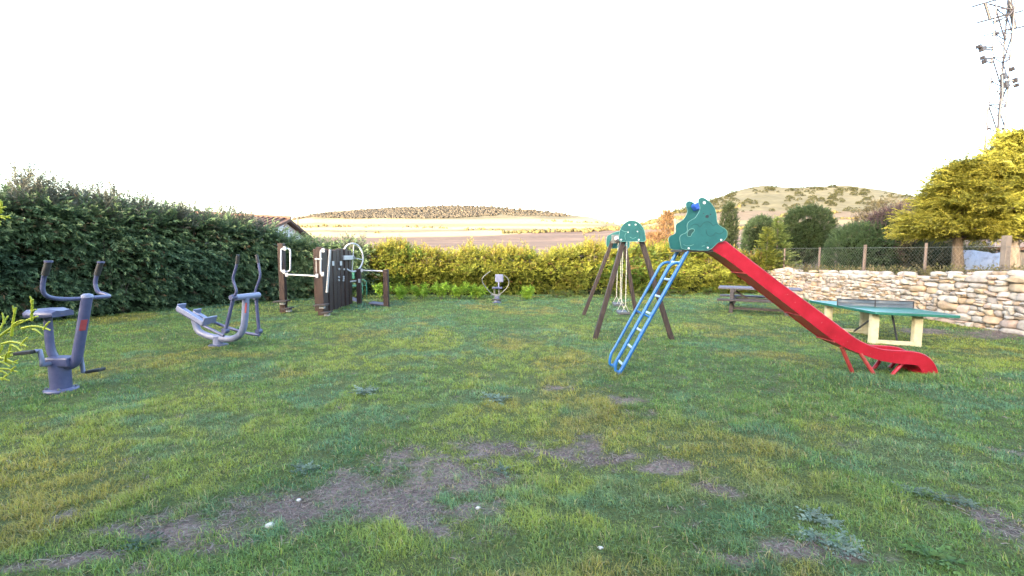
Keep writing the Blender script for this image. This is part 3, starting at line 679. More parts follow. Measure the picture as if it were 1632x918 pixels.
# far woods, hedgerows and hillside shrubs
import bmesh as _bm
def ico(sub):
    b_ = _bm.new(); _bm.ops.create_icosphere(b_, subdivisions=sub, radius=1); v = np.array([q.co[:] for q in b_.verts]); f = np.array([[q.index for q in k.verts] for k in b_.faces]); b_.free(); return v, f
IV, IF = ico(1); IV2, IF2 = ico(2)
def blobs(pts, sizes, cols_, name, label, cat, iv=IV, jf=IF):
    Vs, Ts, Cs = [], [], []; b0 = 0
    for p, s_, c_ in zip(pts, sizes, cols_):
        v = iv * (1 + rng.normal(0, .22, (len(iv), 1))) * np.array((s_ * rng.uniform(.8, 1.2), s_ * rng.uniform(.8, 1.2), s_ * rng.uniform(.75, 1.1))) + np.array(p) + (0, 0, s_ * .5)
        Vs.append(v); Ts.append(jf + b0); b0 += len(v); Cs.append(np.array(c_) * (1 + rng.normal(0, .18, (len(v), 1))))
    o = npmesh(name, np.concatenate(Vs), None, np.concatenate(Cs), leafmat(name + '_leaves', .1, .9, .1), None, np.concatenate(Ts))
    return tag(o, label, cat, kind='stuff')
pts, sz, cc = [], [], []
for _ in range(5200):
    px = random.uniform(470, 905); sk = float(skyL(px)); lo = np.interp(px, [470, 560, 700, 800, 905], [345, 349, 349, 344, 346])
    py = random.uniform(sk + .3, lo)
    if px > 790 and random.random() < .75: continue
    if vnoise(px * .03, py * .25, 9) < .28 and py > lo - 5: continue
    p = terr(px, py, 500); pts.append(p); sz.append(p.y * random.uniform(.0016, .0032)); k = random.random(); cc.append((.045 + .04 * k, .042 + .03 * k, .036 + .02 * k))
blobs(pts, sz, cc, 'woodland', 'scrubby oak wood covering the top of the far ridge', 'woodland')
pts, sz, cc = [], [], []
for (xa, ya, xb, yb, num, g) in [(470, 362, 560, 362, 40, 3), (575, 364, 605, 360, 10, 2), (640, 362, 720, 364, 34, 2), (740, 366, 800, 367, 40, 2.4), (800, 372, 1000, 366, 240, 4.2),
                                 (930, 370, 985, 364, 60, 5), (595, 372, 606, 371, 5, 3), (1000, 368, 1080, 362, 110, 4.6), (1150, 366, 1260, 361, 120, 4), (1240, 345, 1330, 340, 60, 4), (860, 352, 1000, 358, 40, 2.6), (1390, 358, 1470, 352, 50, 5), (1005, 353, 1130, 330, 150, 4.5), (1020, 358, 1110, 345, 120, 4.5), (1090, 350, 1180, 330, 70, 4), (1320, 350, 1400, 348, 30, 3)]:
    for k in range(num):
        f = random.random(); p = terr(xa + (xb - xa) * f, ya + (yb - ya) * f + random.gauss(0, .7), 60); pts.append(p); sz.append(p.y / F * g * random.uniform(.35, .8)); q = random.random(); cc.append((.06 + .08 * q, .06 + .05 * q, .03 + .015 * q))
blobs(pts, sz, cc, 'field_hedgerows', 'dark hedgerows and scrub between the far fields', 'hedgerow')
SH = []
for v in range(5):
    n = 230; P, N = ell_points(n, (0, 0, .45), (.8, .8, .62), -.5, .35, 40 + v); n = len(P)
    P = P * (1 - rng.uniform(0, .5, (n, 1)) * .5); k = rng.uniform(0, 1, n)
    SH.append(fronds(P, N + rng.normal(0, .5, (n, 3)), rng.normal(0, 1, (n, 3)), .34 * rng.uniform(.6, 1.3, n), mixc((.025, .028, .012), (.055, .052, .02), k), mixc((.035, .042, .015), (.08, .075, .025), k), FT_BROAD))
shm = None; protos = []
cnt = 0; placed = []
for _ in range(1600):
    px = random.uniform(1020, 1475); sk = float(skyR(px)); py = random.uniform(sk + .5, min(sk + 48, 341))
    p = terr(px, py, 190)
    if vnoise(px * .022, py * .06, 77) < .22: continue
    if any((p - q).length < 3.0 for q in placed): continue
    placed.append(p); s_ = p.y / F * random.choice((2.2, 3, 4, 5, 6.5)); v = cnt % 5
    if cnt < 5:
        V, Qf, Cf = SH[v]; o = npmesh('hill_shrub', V, Qf, Cf, LEAF2); protos.append(o)
    else:
        o = protos[v].copy(); col.objects.link(o)
    o.location = p - Vector((0, 0, .12 * s_)); o.scale = (s_, s_, s_ * random.uniform(.7, 1.05)); o.rotation_euler = (0, 0, random.uniform(0, 6.28))
    tag(o, 'rounded scrub oak dotted over the sunlit hillside', 'shrub', 'scrub oaks on the hillside'); cnt += 1
    if cnt >= 230: break
def poplar(px, py0, py1, Y, w, label):
    b0 = at(px, py0, Y); t1 = at(px, py1, Y); root = thing('autumn_tree', b0, label, 'tree')
    n = 900; f = rng.uniform(.12, 1, n); rad = w * np.sin(np.clip(f, 0, 1) * 3.0) ** .6 * rng.uniform(.2, 1, n); a = rng.uniform(0, 6.28, n)
    P = np.stack([b0.x + np.cos(a) * rad, b0.y + np.sin(a) * rad, b0.z + (t1.z - b0.z) * f], 1); k = rng.uniform(0, 1, n)
    V, Qf, Cf = fronds(P, np.stack([np.cos(a) * .5, np.sin(a) * .5, np.ones(n)], 1), rng.normal(0, 1, (n, 3)), np.full(n, .35), mixc((.11, .065, .035), (.19, .105, .05), k), mixc((.13, .075, .035), (.22, .13, .055), k), FT_BROAD)
    npmesh('crown', V, Qf, Cf, LEAF2, root); MB().tube([b0, b0 * .4 + t1 * .6], [.12, .04], 6).build('trunk', M['bark'], root)
poplar(1061, 400, 338, 48, .95, 'orange autumn poplar beyond the hedge, between swing and slide')
poplar(1045, 402, 374, 46, 1.6, 'low orange autumn bush beyond the hedge beside the poplar')

# ------------------------------------------------------------------ stone wall
def stone_mat():
    m = pmat('limestone', [(.24, .212, .19), (.355, .325, .30), (.45, .425, .40)], 7, .9, .5, bscale=22)
    nt = m.node_tree; b = nt.nodes['Principled BSDF']; src = b.inputs['Base Color'].links[0].from_socket
    a = nt.nodes.new('ShaderNodeAttribute'); a.attribute_name = 'tint'
    mx = nt.nodes.new('ShaderNodeMix'); mx.data_type = 'RGBA'; mx.blend_type = 'MULTIPLY'; mx.inputs['Factor'].default_value = 1
    nt.links.new(src, mx.inputs['A']); nt.links.new(a.outputs['Color'], mx.inputs['B']); nt.links.new(mx.outputs['Result'], b.inputs['Base Color']); return m
M['stone'] = stone_mat()
sw = thing('stone_wall', (WX, 11, 0), 'low dry stone retaining wall of pale limestone on the right', 'wall')
Vs, Ts, Cs = [], [], []; b0 = 0
IV3, IF3 = ico(3)
def stone(yc, zc, wy, hz, dx=0):
    global b0
    d = IV3; sd_ = random.randint(0, 9999)
    nn_ = nrm(rng.normal(size=(13, 3)) * (.9, 1, 1)); hh = rng.uniform(.96, 1.30, 13)      # chipped faces
    ax_ = np.array([(1, 0, 0), (-1, 0, 0), (0, 1, 0), (0, -1, 0), (0, 0, 1), (0, 0, -1)], float); ax_ = nrm(ax_ + rng.normal(0, .13, (6, 3)))
    nn_ = np.concatenate([nn_, ax_]); hh = np.concatenate([hh, rng.uniform(.90, 1.06, 6)])
    dp = np.maximum(d @ nn_.T, 1e-3); q_ = hh[None] / dp
    k = ((1 / q_) ** 34).sum(1) ** (-1 / 34.)
    v = d * k[:, None]
    v = v * (1 + .10 * (fbm(v[:, 1] * 2.2 + sd_, v[:, 2] * 2.2 + v[:, 0] * 1.7, sd_, 3) - .5)[:, None] * 2)
    th = random.uniform(-.10, .10); c_, s_ = math.cos(th), math.sin(th)
    yy_, zz_ = v[:, 1] * wy / 2, v[:, 2] * hz / 2
    v = np.stack([v[:, 0] * .13 + WX + .06 + dx, yc + yy_ * c_ - zz_ * s_, zc + yy_ * s_ + zz_ * c_], 1)
    r = random.random(); t = np.array((1, .99, .97)) * random.uniform(.80, 1.14)
    if r < .22: t = np.array((1.02, .84, .64)) * random.uniform(.8, 1.05)
    elif r < .34: t = np.array((.82, .80, .80)) * random.uniform(.85, 1.05)
    elif r < .44: t = np.array((1.0, .86, .80)) * random.uniform(.85, 1.05)
    Vs.append(v); Ts.append(IF3 + b0); b0 += len(v); Cs.append(np.tile(t, (len(v), 1)))
def pack(y0_, y1_, z0_, z1_):
    """split the wall face into irregular stones"""
    w, h = y1_ - y0_, z1_ - z0_; big = np.interp((y0_ + y1_) / 2, [5, 9, 13, 17.5], [.36, .31, .24, .22]) * random.choice((.5, .65, .8, 1.0, 1.0, 1.5))
    if w > big * 1.15 or h > big * .60:
        if w / h > 2.0 * random.uniform(.75, 1.3):
            m_ = y0_ + w * random.uniform(.34, .66); pack(y0_, m_, z0_, z1_); pack(m_, y1_, z0_, z1_)
        else:
            m_ = z0_ + h * random.uniform(.36, .64); pack(y0_, y1_, z0_, m_); pack(y0_, y1_, m_, z1_)
    else:
        stone((y0_ + y1_) / 2, (z0_ + z1_) / 2, w * 1.05, h * 1.05, random.uniform(-.04, .03))
y_ = 4.0
while y_ < 17.5:
    w = random.uniform(.7, 1.1); pack(y_, y_ + w, -.03, float(wall_top(y_ + w / 2)) + random.uniform(-.05, .03)); y_ += w
for k in range(46):   # loose coping stones
    y_ = random.uniform(5, 17.4); w = random.uniform(.12, .3); stone(y_, float(wall_top(y_)) + .03, w, w * .5, random.uniform(.0, .15))
for k in range(9):
    stone(16.6 + random.uniform(-.4, .8), .88 + random.uniform(0, .10), .25, .13, random.uniform(0, .2))
so = npmesh('stones', np.concatenate(Vs), None, np.concatenate(Cs), M['stone'], sw, np.concatenate(Ts))
so.data.polygons.foreach_set('use_smooth', [True] * len(so.data.polygons))
MB().add([(WX + .02, 3.9, -.1), (WX + .02, 17.6, -.1), (WX + .3, 17.6, -.1), (WX + .3, 3.9, -.1), (WX + .02, 3.9, 1.12), (WX + .02, 17.6, .78), (WX + .3, 17.6, .78), (WX + .3, 3.9, 1.12)],
         [(0, 1, 2, 3), (4, 7, 6, 5), (0, 4, 5, 1), (1, 5, 6, 2), (2, 6, 7, 3), (3, 7, 4, 0)]).build('packing', M['mortar'], sw)

# dry weeds on the terrace edge
for k in range(26):
    y_ = 7.6 + k * .38 + random.uniform(-.15, .15); x_ = WX + random.uniform(.3, .75)
    q = Vector((x_, y_, tz(x_, y_))); d = q - CAM; 
    t = thing('dry_weed', q, 'straggly dry weed on top of the stone wall', 'weed', 'dry weeds along the top of the stone wall')
    n = 46; P = np.array(q) + rng.normal(0, .12, (n, 3)) * (1, 1, 0) ; D = rng.normal(0, .5, (n, 3)) + (0, 0, .8); kk = rng.uniform(0, 1, n)
    V, Qf, Cf = fronds(P, D, rng.normal(0, 1, (n, 3)), rng.uniform(.10, .34, n), mixc((.10, .09, .04), (.19, .16, .07), kk), mixc((.11, .12, .035), (.24, .19, .10), kk), FT_FINE)
    tag(npmesh('dry_stalks', V, Qf, Cf, LEAF2, t), kind='stuff')

# ------------------------------------------------------------------ chain-link fence on the terrace
FX = 10.3
fe = thing('chain_link_fence', (FX, 11, 1.0), 'chain link fence with weathered posts on top of the stone wall', 'fence')
for y_, top, m_, r_ in ((15.6, 1.72, 'postwood', .035), (13.6, 1.78, 'postwood', .045), (11.6, 1.80, 'postwood', .035), (9.7, 1.92, 'concrete', .065), (7.7, 1.85, 'postwood', .04), (17.6, 1.7, 'postwood', .035), (19.8, 1.7, 'postwood', .035)):
    mb = MB()
    if m_ == 'concrete': mb.beam((FX - .02, y_, .85), (FX - .02, y_, top), r_ * 1.7, r_ * 1.7)
    else: mb.tube([(FX, y_, .75), (FX + .01, y_, top)], [r_, r_ * .9], 8)
    mb.build('post', M[m_], fe, .006 if m_ == 'concrete' else 0, 'square pale concrete post' if m_ == 'concrete' else None)
mb = MB()
def ribbon(p, q, r=.0011): mb.tube([p, q], r, 3, False)
y0, y1, st = 6.5, 19.8, .10
k = y0 - 1
while k < y1:
    for sg in (1, -1):
        ya, yb = (k, k + .82) if sg > 0 else (k + .82, k)
        za, zb = .90, 1.70
        if min(ya, yb) > y0 and max(ya, yb) < y1: ribbon(Vector((FX - .05, ya, za)), Vector((FX - .05, yb, zb)))
    k += st
for zz in (.92, 1.70): mb.tube([(FX - .05, y0, zz), (FX - .05, 11, zz - .01), (FX - .05, y1, zz)], .003, 4, False)
mb.build('wire_mesh', M['wire'], fe)
# low wire fence seen through the gap beyond the hedge
f2 = thing('wire_fence', at(1180, 432, 24), 'thin wire fence with pale posts beyond the end of the hedge', 'fence')
for px in (1168, 1180, 1194): 
    p = at(px, 425, 24.5); MB().tube([p, p + Vector((0, 0, 1.55))], .022, 6).build('post', M['steel'], f2)
mb = MB()
for h_ in (.45, .8, 1.15, 1.5): mb.tube([at(1140, 425, 24.5) + Vector((0, 0, h_)), at(1200, 425, 24.5) + Vector((0, 0, h_))], .006, 4, False)
mb.build('wires', M['wire'], f2)

# ------------------------------------------------------------------ things on the terrace at right
p = at(1560, 416, 14.6)
tp = thing('sheet_panel', (p.x, p.y, .85), 'pale blue white sheet panel standing behind the yellow tree trunks', 'panel')
mb = MB()
xs = np.linspace(-.68, .68, 14)
a_ = [(p.x + u, p.y + .04 * math.sin(u * 9) + .02 * math.sin(u * 23), 1.02) for u in xs]; b_ = [(p.x + u, p.y + .05 * math.sin(u * 8 + 1), 1.60 - .05 * (u > .3) - .03 * math.sin(u * 5)) for u in xs]
nn_ = len(xs)
mb.add(a_ + b_ + [(q[0], q[1] + .02, q[2]) for q in a_ + b_], [(k, k + 1, nn_ + k + 1, nn_ + k) for k in range(nn_ - 1)] + [(2 * nn_ + k + 1, 2 * nn_ + k, 3 * nn_ + k, 3 * nn_ + k + 1) for k in range(nn_ - 1)] + [(nn_ + k, nn_ + k + 1, 3 * nn_ + k + 1, 3 * nn_ + k) for k in range(nn_ - 1)], True)
mb.build('sheet', M['tarp'], tp); mb = MB()
for u in (-.6, .6): mb.tube([(p.x + u, p.y + .06, .75), (p.x + u, p.y + .06, 1.6)], .03, 8)
mb.build('stakes', M['postwood'], tp); MB().box(p.x - .7, p.x + .7, p.y - .05, p.y + .03, .8, 1.0).build('bottom_board', M['oldwood'], tp, .005)
gh = thing('garden_shed', (18.8, 16, .9), 'low beige rendered shed at the right edge behind the fence', 'shed')
MB().box(17.0, 21.5, 15, 18, .7, 1.62).build('wall', M['plaster'], gh, .01); MB().box(16.8, 21.7, 14.8, 18.2, 1.62, 1.74).build('roof', M['roof'], gh, .02)
MB().box(17.5, 18.1, 14.985, 15.03, 1.05, 1.45).build('window', M['glass'], gh)

# ------------------------------------------------------------------ lattice mast
TX, TY, TW = at(1586, 117, 20).x, 20.0, .38
tw = thing('lattice_mast', (TX, TY, .8), 'tall pale steel lattice mast with aerials at the top right', 'mast')
legs = [Vector((TX - TW, TY - .2, 0)), Vector((TX + TW, TY - .2, 0)), Vector((TX + .72, TY + TW * 1.1, 0))]
HT = 13.4
for l in legs: MB().tube([l + Vector((0, 0, .6)), l + Vector((0, 0, HT))], .036, 6).build('leg', M['tower'], tw)
mb = MB(); z = 1.0; k = 0
while z < HT - .3:
    for i_ in range(3):
        a, c = legs[i_], legs[(i_ + 1) % 3]
        if k % 2: a, c = c, a
        mb.tube([a + Vector((0, 0, z)), c + Vector((0, 0, z))], .028, 4, False); mb.tube([a + Vector((0, 0, z)), c + Vector((0, 0, z + .95))], .026, 4, False)
    z += .95; k += 1
mb.build('bracing', M['tower'], tw)
def yagi(p, boom, el, n, l0, l1, name='aerial'):
    mb = MB(); p, boom, el = Vector(p), Vector(boom), Vector(el).normalized()
    mb.tube([p, p + boom], .022, 6)
    for k in range(n):
        q = p + boom * ((k + .2) / (n - .4)); L = l0 + (l1 - l0) * k / max(1, n - 1); mb.tube([q - el * L, q + el * L], .014, 5)
    return mb.build(name, M['antenna'], tw)
mb = MB(); mb.tube([at(1570, 5, TY), at(1578, 31, TY)], .055, 6); mb.tube([at(1609, 0, TY), at(1617, 45, TY)], .08, 6)
mb.tube([at(1575, 6, TY), at(1610, 15, TY)], .03, 5); mb.tube([at(1578, 31, TY), at(1611, 21, TY)], .04, 5); mb.tube([at(1583, 38, TY), at(1608, 24, TY)], .03, 5)
mb.tube([at(1582, 35, TY), at(1596, 31, TY)], .04, 6); mb.build('aerial_frame', M['antenna'], tw)
def rod(a, b, r=.036, nm='aerial'): MB().tube([at(*a, TY), at(*b, TY)], r, 6).build(nm, M['antenna'], tw)
rod((1550, 10.5), (1586, 0)); rod((1558, 36), (1630, 17)); rod((1607, 48), (1640, 40)); rod((1567, 57), (1610, 46), .026); rod((1580, 57), (1604, 50), .026)
for (px, py, w, h_) in ((1560, 74, .06, .06), (1566, 78, .10, .09), (1566, 92, .04, .06), (1569, 98, .05, .08), (1599, 122, .06, .13), (1603, 135, .09, .12), (1613, 110, .035, .07), (1618, 128, .045, .09), (1620, 136, .04, .06)):
    q = at(px, py, TY - .3); mb = MB(); mb.obox(q, (w, .02, .03), (0, .1, 0), (-.03, 0, h_)); mb.tube([q, Vector((TX + (-TW if px < 1590 else TW), TY - .2, q.z))], .034, 5); mb.build('equipment_box', M['antenna'], tw, .01)
mb = MB(); mb.tube([at(1592, 215, TY - .6), at(1594, 175, TY - .6), at(1598, 150, TY - .6), at(1597, 120, TY - .5)], .04, 6, sub=3); mb.build('cable', M['antenna'], tw)

# ------------------------------------------------------------------ house beyond the left hedge, utility pole
ho = thing('farmhouse', (-16, 27, 0), 'low red tiled farmhouse with white gable beyond the dark hedge', 'house')
rl, rr_ = at(180, 334, 26.0), at(463, 349, 27.0)
ef, eb = Vector((0.4, -4.2, -1.0)), Vector((-.45, 4.3, -1.05))
th = Vector((0, 0, -.14))
mb = MB()
for e in (ef, eb):
    q = [rl, rr_, rr_ + e, rl + e]; mb.add(q + [v + th for v in q], [(0, 1, 2, 3), (7, 6, 5, 4), (0, 4, 5, 1), (1, 5, 6, 2), (2, 6, 7, 3), (3, 7, 4, 0)])
rf = mb.build('roof', M['roof'], ho)
mb = MB(); ax = (rr_ - rl).normalized(); n_rows = int((rr_ - rl).length / .28)
for e in (ef, eb):
    for k in range(n_rows):
        o_ = rl + ax * (k * .28 + .1) + Vector((0, 0, .03)); mb.tube([o_, o_ + e], .075, 6)
mb.build('tiles', M['roof'], rf); MB().tube([rl + Vector((0, 0, .05)), rr_ + Vector((0, 0, .05))], .11, 8).build('ridge_tiles', M['roof'], rf)
g = rr_ - ax * .35 + Vector((0, 0, -.16)); mb = MB(); hf = g + ef * .93; hbk = g + eb * .93
tri_ = [g, hf, Vector((hf.x, hf.y, -.2)), Vector((hbk.x, hbk.y, -.2)), hbk]; back_ = (rl - rr_)
mb.prism(tri_, back_ * .9); mb.build('wall', M['gable'], ho)
up_ = thing('utility_pole', at(474, 385, 33), 'thin utility pole with crossarm right of the farmhouse gable', 'pole')
b0_ = at(474, 400, 33); t0_ = at(474, 345, 33); b0_.z = -.2
MB().tube([b0_, t0_], [.07, .055], 8).build('shaft', M['postwood'], up_); MB().beam(at(462, 345.5, 33), at(484, 344.5, 33), .07, .07).build('crossarm', M['postwood'], up_)
pp = thing('utility_pole', at(1076, 395, 40), 'slim dark pole in the field behind the slide ladder', 'pole')
a_ = at(1076, 410, 40); c_ = at(1076, 348, 40); MB().tube([a_, c_], [.07, .06], 7).build('shaft', M['postwood'], pp); MB().beam(at(1072, 350, 40), at(1080, 350, 40), .06, .06).build('crossarm', M['postwood'], pp)

# ------------------------------------------------------------------ slide
YN, YFar = 5.86, 6.21
DV = Vector((0, YFar - YN, 0))
sl = thing('slide', (3.2, 6.13, 0), 'red metal slide with blue ladder and green panels', 'slide')
def resample(pts, sub=4):
    pts = [Vector(p) for p in pts]; out = []
    for i in range(len(pts) - 1):
        p0, p1, p2, p3 = pts[max(i - 1, 0)], pts[i], pts[i + 1], pts[min(i + 2, len(pts) - 1)]
        for k in range(sub):
            t = k / sub; out.append(.5 * ((2 * p1) + (p2 - p0) * t + (2 * p0 - 5 * p1 + 4 * p2 - p3) * t * t + (3 * p1 - p0 - 3 * p2 + p3) * t ** 3))
    return out + [pts[-1]]
top_px = [(1134, 398), (1144, 388), (1155, 386), (1168, 395), (1246, 454), (1290, 486), (1337, 521), (1364, 541), (1386, 552), (1410, 559), (1440, 561), (1458, 562.5), (1474, 567), (1487, 578), (1494, 592), (1497, 606)]
bot_px = [(1126, 399), (1138, 401), (1150, 408), (1166, 419), (1240, 475), (1284, 509), (1330, 544), (1354, 557), (1380, 567), (1404, 575), (1434, 580), (1452, 581), (1462, 583), (1468, 589), (1470, 597), (1470, 606)]
T = resample([at(a, b, YN) for a, b in top_px], 3); B = resample([at(a, b, YN) for a, b in bot_px], 3)
for v in T[-3:] + B[-3:]: v.z = max(v.z, -.03)
def wallstrip(T, B, off, th):
    mb = MB(); n = len(T); o = Vector((0, off, 0)); d = Vector((0, th, 0))
    vs = [p + o for p in T] + [p + o for p in B] + [p + o + d for p in T] + [p + o + d for p in B]
    fs = []
    for k in range(n - 1):
        fs += [(k, n + k, n + k + 1, k + 1), (2 * n + k, 2 * n + k + 1, 3 * n + k + 1, 3 * n + k), (k, k + 1, 2 * n + k + 1, 2 * n + k), (n + k, 3 * n + k, 3 * n + k + 1, n + k + 1)]
    fs += [(0, 2 * n, 3 * n, n), (n - 1, 2 * n - 1, 4 * n - 1, 3 * n - 1)]
    return mb.add(vs, fs)
wallstrip(T, B, 0, .03).build('side_rail', M['red'], sl, .004); wallstrip(T, B, YFar - YN - .03, .03).build('side_rail', M['red'], sl, .004)
mb = MB(); vs = []; nB = len(B)
for p, q in zip(T, B):
    m_ = q * .80 + p * .20; vs += [m_ + Vector((0, .03, 0)), m_ + Vector((0, YFar - YN - .03, 0)), q * .97 + p * .03 + Vector((0, .03, 0)), q * .97 + p * .03 + Vector((0, YFar - YN - .03, 0))]
fs = []
for k in range(nB - 1):
    a = 4 * k; b_ = a + 4; fs += [(a, b_, b_ + 1, a + 1), (a + 2, a + 3, b_ + 3, b_ + 2)]
mb.add(vs, fs).build('chute_bed', M['red'], sl)
mb = MB(); mb.tube([p + Vector((0, .015, .005)) for p in T], .014, 6); mb.tube([p + Vector((0, YFar - YN - .015, .005)) for p in T], .014, 6); mb.build('rim', M['red'], sl)
# rope-like straps under the chute
for (a, c, dpt) in (((1187, 435.5), (1180, 434.5), YN), ((1276, 503), (1262, 500), YN), ((1330, 545), (1322, 543), YN)):
    MB().tube([at(*a, YN) + Vector((0, -.004, .0)), at(*a, YN) + DV + Vector((0, .004, 0))], .010, 6).build('stiffener', M['red_rust'], sl)
# legs under the run-out
for (a, ya, c, yc) in (((1341, 553), YN + .05, (1362, 590), YN + .12), ((1371, 563), YN + .02, (1398, 607), YN - .02), ((1402, 575), YFar - .05, (1388, 590), YFar - .05), ((1437, 580), YN + .05, (1417, 607), YN + .02), ((1430, 573), YFar - .05, (1412, 592), YFar)):
    p, q = at(*a, ya), at(*c, yc); q.z = -.04
    MB().tube([p, q], .024, 8).build('strut', M['red_rust'] if a[0] in (1371, 1341) else M['red'], sl)
# ladder
nb, nt_ = at(983, 603, YN), at(1096, 400, YN); nb.z = -.03
fb, ft = nb + DV, nt_ + DV
ld = MB(); ld.tube([nb, nt_], .024, 10); ldo = ld.build('ladder_rail', M['blue'], sl)
MB().tube([fb, ft], .024, 10).build('ladder_rail', M['blue'], sl)
u = (nt_ - nb).normalized(); pr = Vector((-u.z, 0, u.x))   # away from the chute
for k in range(7):
    f = .10 + .135 * k; p = nb * (1 - f) + nt_ * f; MB().tube([p, p + DV], .016, 8).build('rung', M['rung'], sl)
for o_ in (Vector((0, 0, 0)), DV):
    h = .11
    a = nb + o_ + u * .10; pts_ = [a, a + pr * h * .55 + u * -.02, a + pr * h + u * .10, nb + o_ + u * .35 + pr * h, nb * .5 + nt_ * .5 + o_ + pr * h, nt_ + o_ - u * .42 + pr * h, nt_ + o_ - u * .27 + pr * h * .95, nt_ + o_ - u * .20 + pr * h * .5, nt_ + o_ - u * .19]
    MB().tube(pts_, .018, 10, sub=5).build('handrail', M['blue'], sl)
    MB().tube([nb * .52 + nt_ * .48 + o_, nb * .52 + nt_ * .48 + o_ + pr * h], .014, 8).build('handrail_strut', M['blue'], sl)
# platform
pl0, pl1 = at(1085, 398, YN), at(1136, 398, YN)
MB().box(pl0.x, pl1.x, YN - .02, YFar + .02, pl0.z - .03, pl0.z).build('platform', M['oldwood'], sl, .004)
zo = [(190, 490), (177, 450), (170, 405), (186, 378), (218, 364), (234, 342), (230, 312), (238, 280), (262, 260), (297, 238), (324, 198), (336, 160), (325, 122), (324, 92), (345, 76), (378, 84), (422, 120), (455, 168), (468, 215), (471, 260), (487, 297), (522, 320), (549, 341), (556, 366), (550, 400), (520, 430), (482, 440), (445, 476), (412, 500), (360, 504), (265, 501)]
def z6(zx, zy): return (1050 + zx * .19608, 300 + zy * .19608)
def closed(pts, sub=3):
    n = len(pts); out = []
    for i in range(n):
        p0, p1, p2, p3 = pts[i - 1], pts[i], pts[(i + 1) % n], pts[(i + 2) % n]
        for k in range(sub):
            t = k / sub; out.append(.5 * ((2 * p1) + (p2 - p0) * t + (2 * p0 - 5 * p1 + 4 * p2 - p3) * t * t + (3 * p1 - p0 - 3 * p2 + p3) * t ** 3))
    return out
YP = YN - .04
po = closed([at(*z6(*q), YP) for q in zo])
for k, o_ in enumerate((Vector((0, 0, 0)), Vector((0, YFar - YN + .06, 0)))):
    pn = MB().prism([p + o_ for p in po], (0, .022, 0)).build('panel', M['greenpanel'], sl, .004)
    mb = MB(); mb.tube([p + o_ + Vector((0, -.001, 0)) for p in po + po[:1]], .0028, 5, False); mb.build('panel_edge', M['groove'], pn)
    if k == 0:
        def line(pts, m_, r=.0028, nm='groove'): MB().tube(resample([at(*z6(*q), YP - .001) for q in pts], 4), r, 5).build(nm, m_, pn)
        line([(385, 335), (390, 370), (415, 390), (445, 382), (462, 360), (490, 372), (520, 360), (530, 340)], M['darkline'])
        line([(260, 310), (285, 293), (315, 295), (335, 315), (360, 285), (395, 272), (425, 285), (440, 305), (465, 292), (490, 300)], M['darkline'])
        line([(200, 458), (225, 468), (255, 468), (282, 458)], M['groove']); line([(350, 472), (372, 468)], M['groove'], .004)
        line([(380, 445), (400, 436), (395, 455)], M['darkline'])
        hole = [(232, 385), (232, 365), (245, 340), (268, 330), (288, 335), (286, 352), (270, 368), (262, 388), (245, 393)]
        hp = closed([at(*z6(*q), YP - .0015) for q in hole]); MB().prism(hp, (0, .003, 0)).build('hole_recess', M['darkline'], pn); MB().tube(hp + hp[:1], .003, 5, False).build('groove', M['groove'], pn)
        for (q, r_, m_) in (((364, 204), .006, 'nose'), ((420, 212), .008, 'nose'), ((393, 229), .020, 'nose'), ((370, 118), .017, 'bolt'), ((507, 420), .012, 'bolt'), ((398, 483), .011, 'bolt'), ((243, 488), .011, 'bolt')):
            c = at(*z6(*q), YP - .004); mb = MB(); mb.tube([c + Vector((0, -.004, 0)), c + Vector((0, .012, 0))], r_, 14); mb.build('bolt_cap' if m_ == 'bolt' else 'eye' if r_ < .01 else 'nose', M[m_], pn)
c = at(1111, 328, YFar - .1); MB().tube([c + Vector((0, -.03, 0)), c + Vector((.0, .1, 0))], .04, 12).build('blue_knob', M['bluecap'], sl)
c = at(1104, 330, YFar + .02); MB().tube([at(1124, 330, YN), Vector((at(1124, 330, YN).x, YFar, at(1124, 330, YN).z))], .022, 8).build('crossbar', M['bluecap'], sl)

# ------------------------------------------------------------------ swing set
YA, YB = 8.28, 11.6
ss = thing('swing_set', (2.3, 10, 0), 'wooden A frame swing set with green half round end panels', 'swing set')
def leg(a, c, Y0, Y1, nm='leg'):
    p, q = at(*a, Y0), at(*c, Y1); p.z = -.05
    MB().beam(p, q, .082, .082, (0, 1, 0)).build(nm, M['swingwood'], ss, .008)
leg((946.5, 543), (994, 382), YA, YA + .08); leg((1072, 545), (1021, 380), YA, YA + .08)
leg((929, 502), (976, 384), YB, YB - .08); leg((1014, 503), (996, 392), YB, YB - .08)
def dome(pxs, Y, th, nm):
    o = closed([at(a, c, Y) for a, c in pxs], 4); pn = MB().prism(o, (0, th, 0)).build(nm, M['greenpanel'], ss, .004)
    MB().tube([p + Vector((0, -.001, 0)) for p in o + o[:1]], .005, 5, False).build('panel_edge', M['groove'], pn); return pn
nd = [(987.5, 384), (987.2, 372), (991, 361), (999, 353.5), (1008, 351.5), (1018, 355), (1025.5, 364), (1028, 374), (1028, 384), (1015, 384.6), (1000, 384.6)]
pn = dome(nd, YA - .07, .025, 'end_panel')
for q, r_ in (((1003, 358.5), .014), ((1013, 358), .014), ((990, 382), .014), ((1018, 382), .014), ((1016, 369), .010), ((1001, 370), .010)):
    c = at(*q, YA - .075); MB().tube([c + Vector((0, -.004, 0)), c + Vector((0, .01, 0))], r_, 10).build('bolt_cap', M['bolt'], pn)
for pts_ in ([(997, 382), (996, 376), (998, 371)], [(1018, 380), (1020, 374), (1018, 370)], [(989, 366), (995, 369), (999, 369)], [(1004, 378), (1009, 380), (1014, 378)], [(1012, 366), (1018, 363), (1023, 367)]):
    MB().tube(resample([at(*q, YA - .072) for q in pts_], 4), .004, 5).build('groove', M['groove'] if pts_[0][0] < 1010 else M['darkline'], pn)
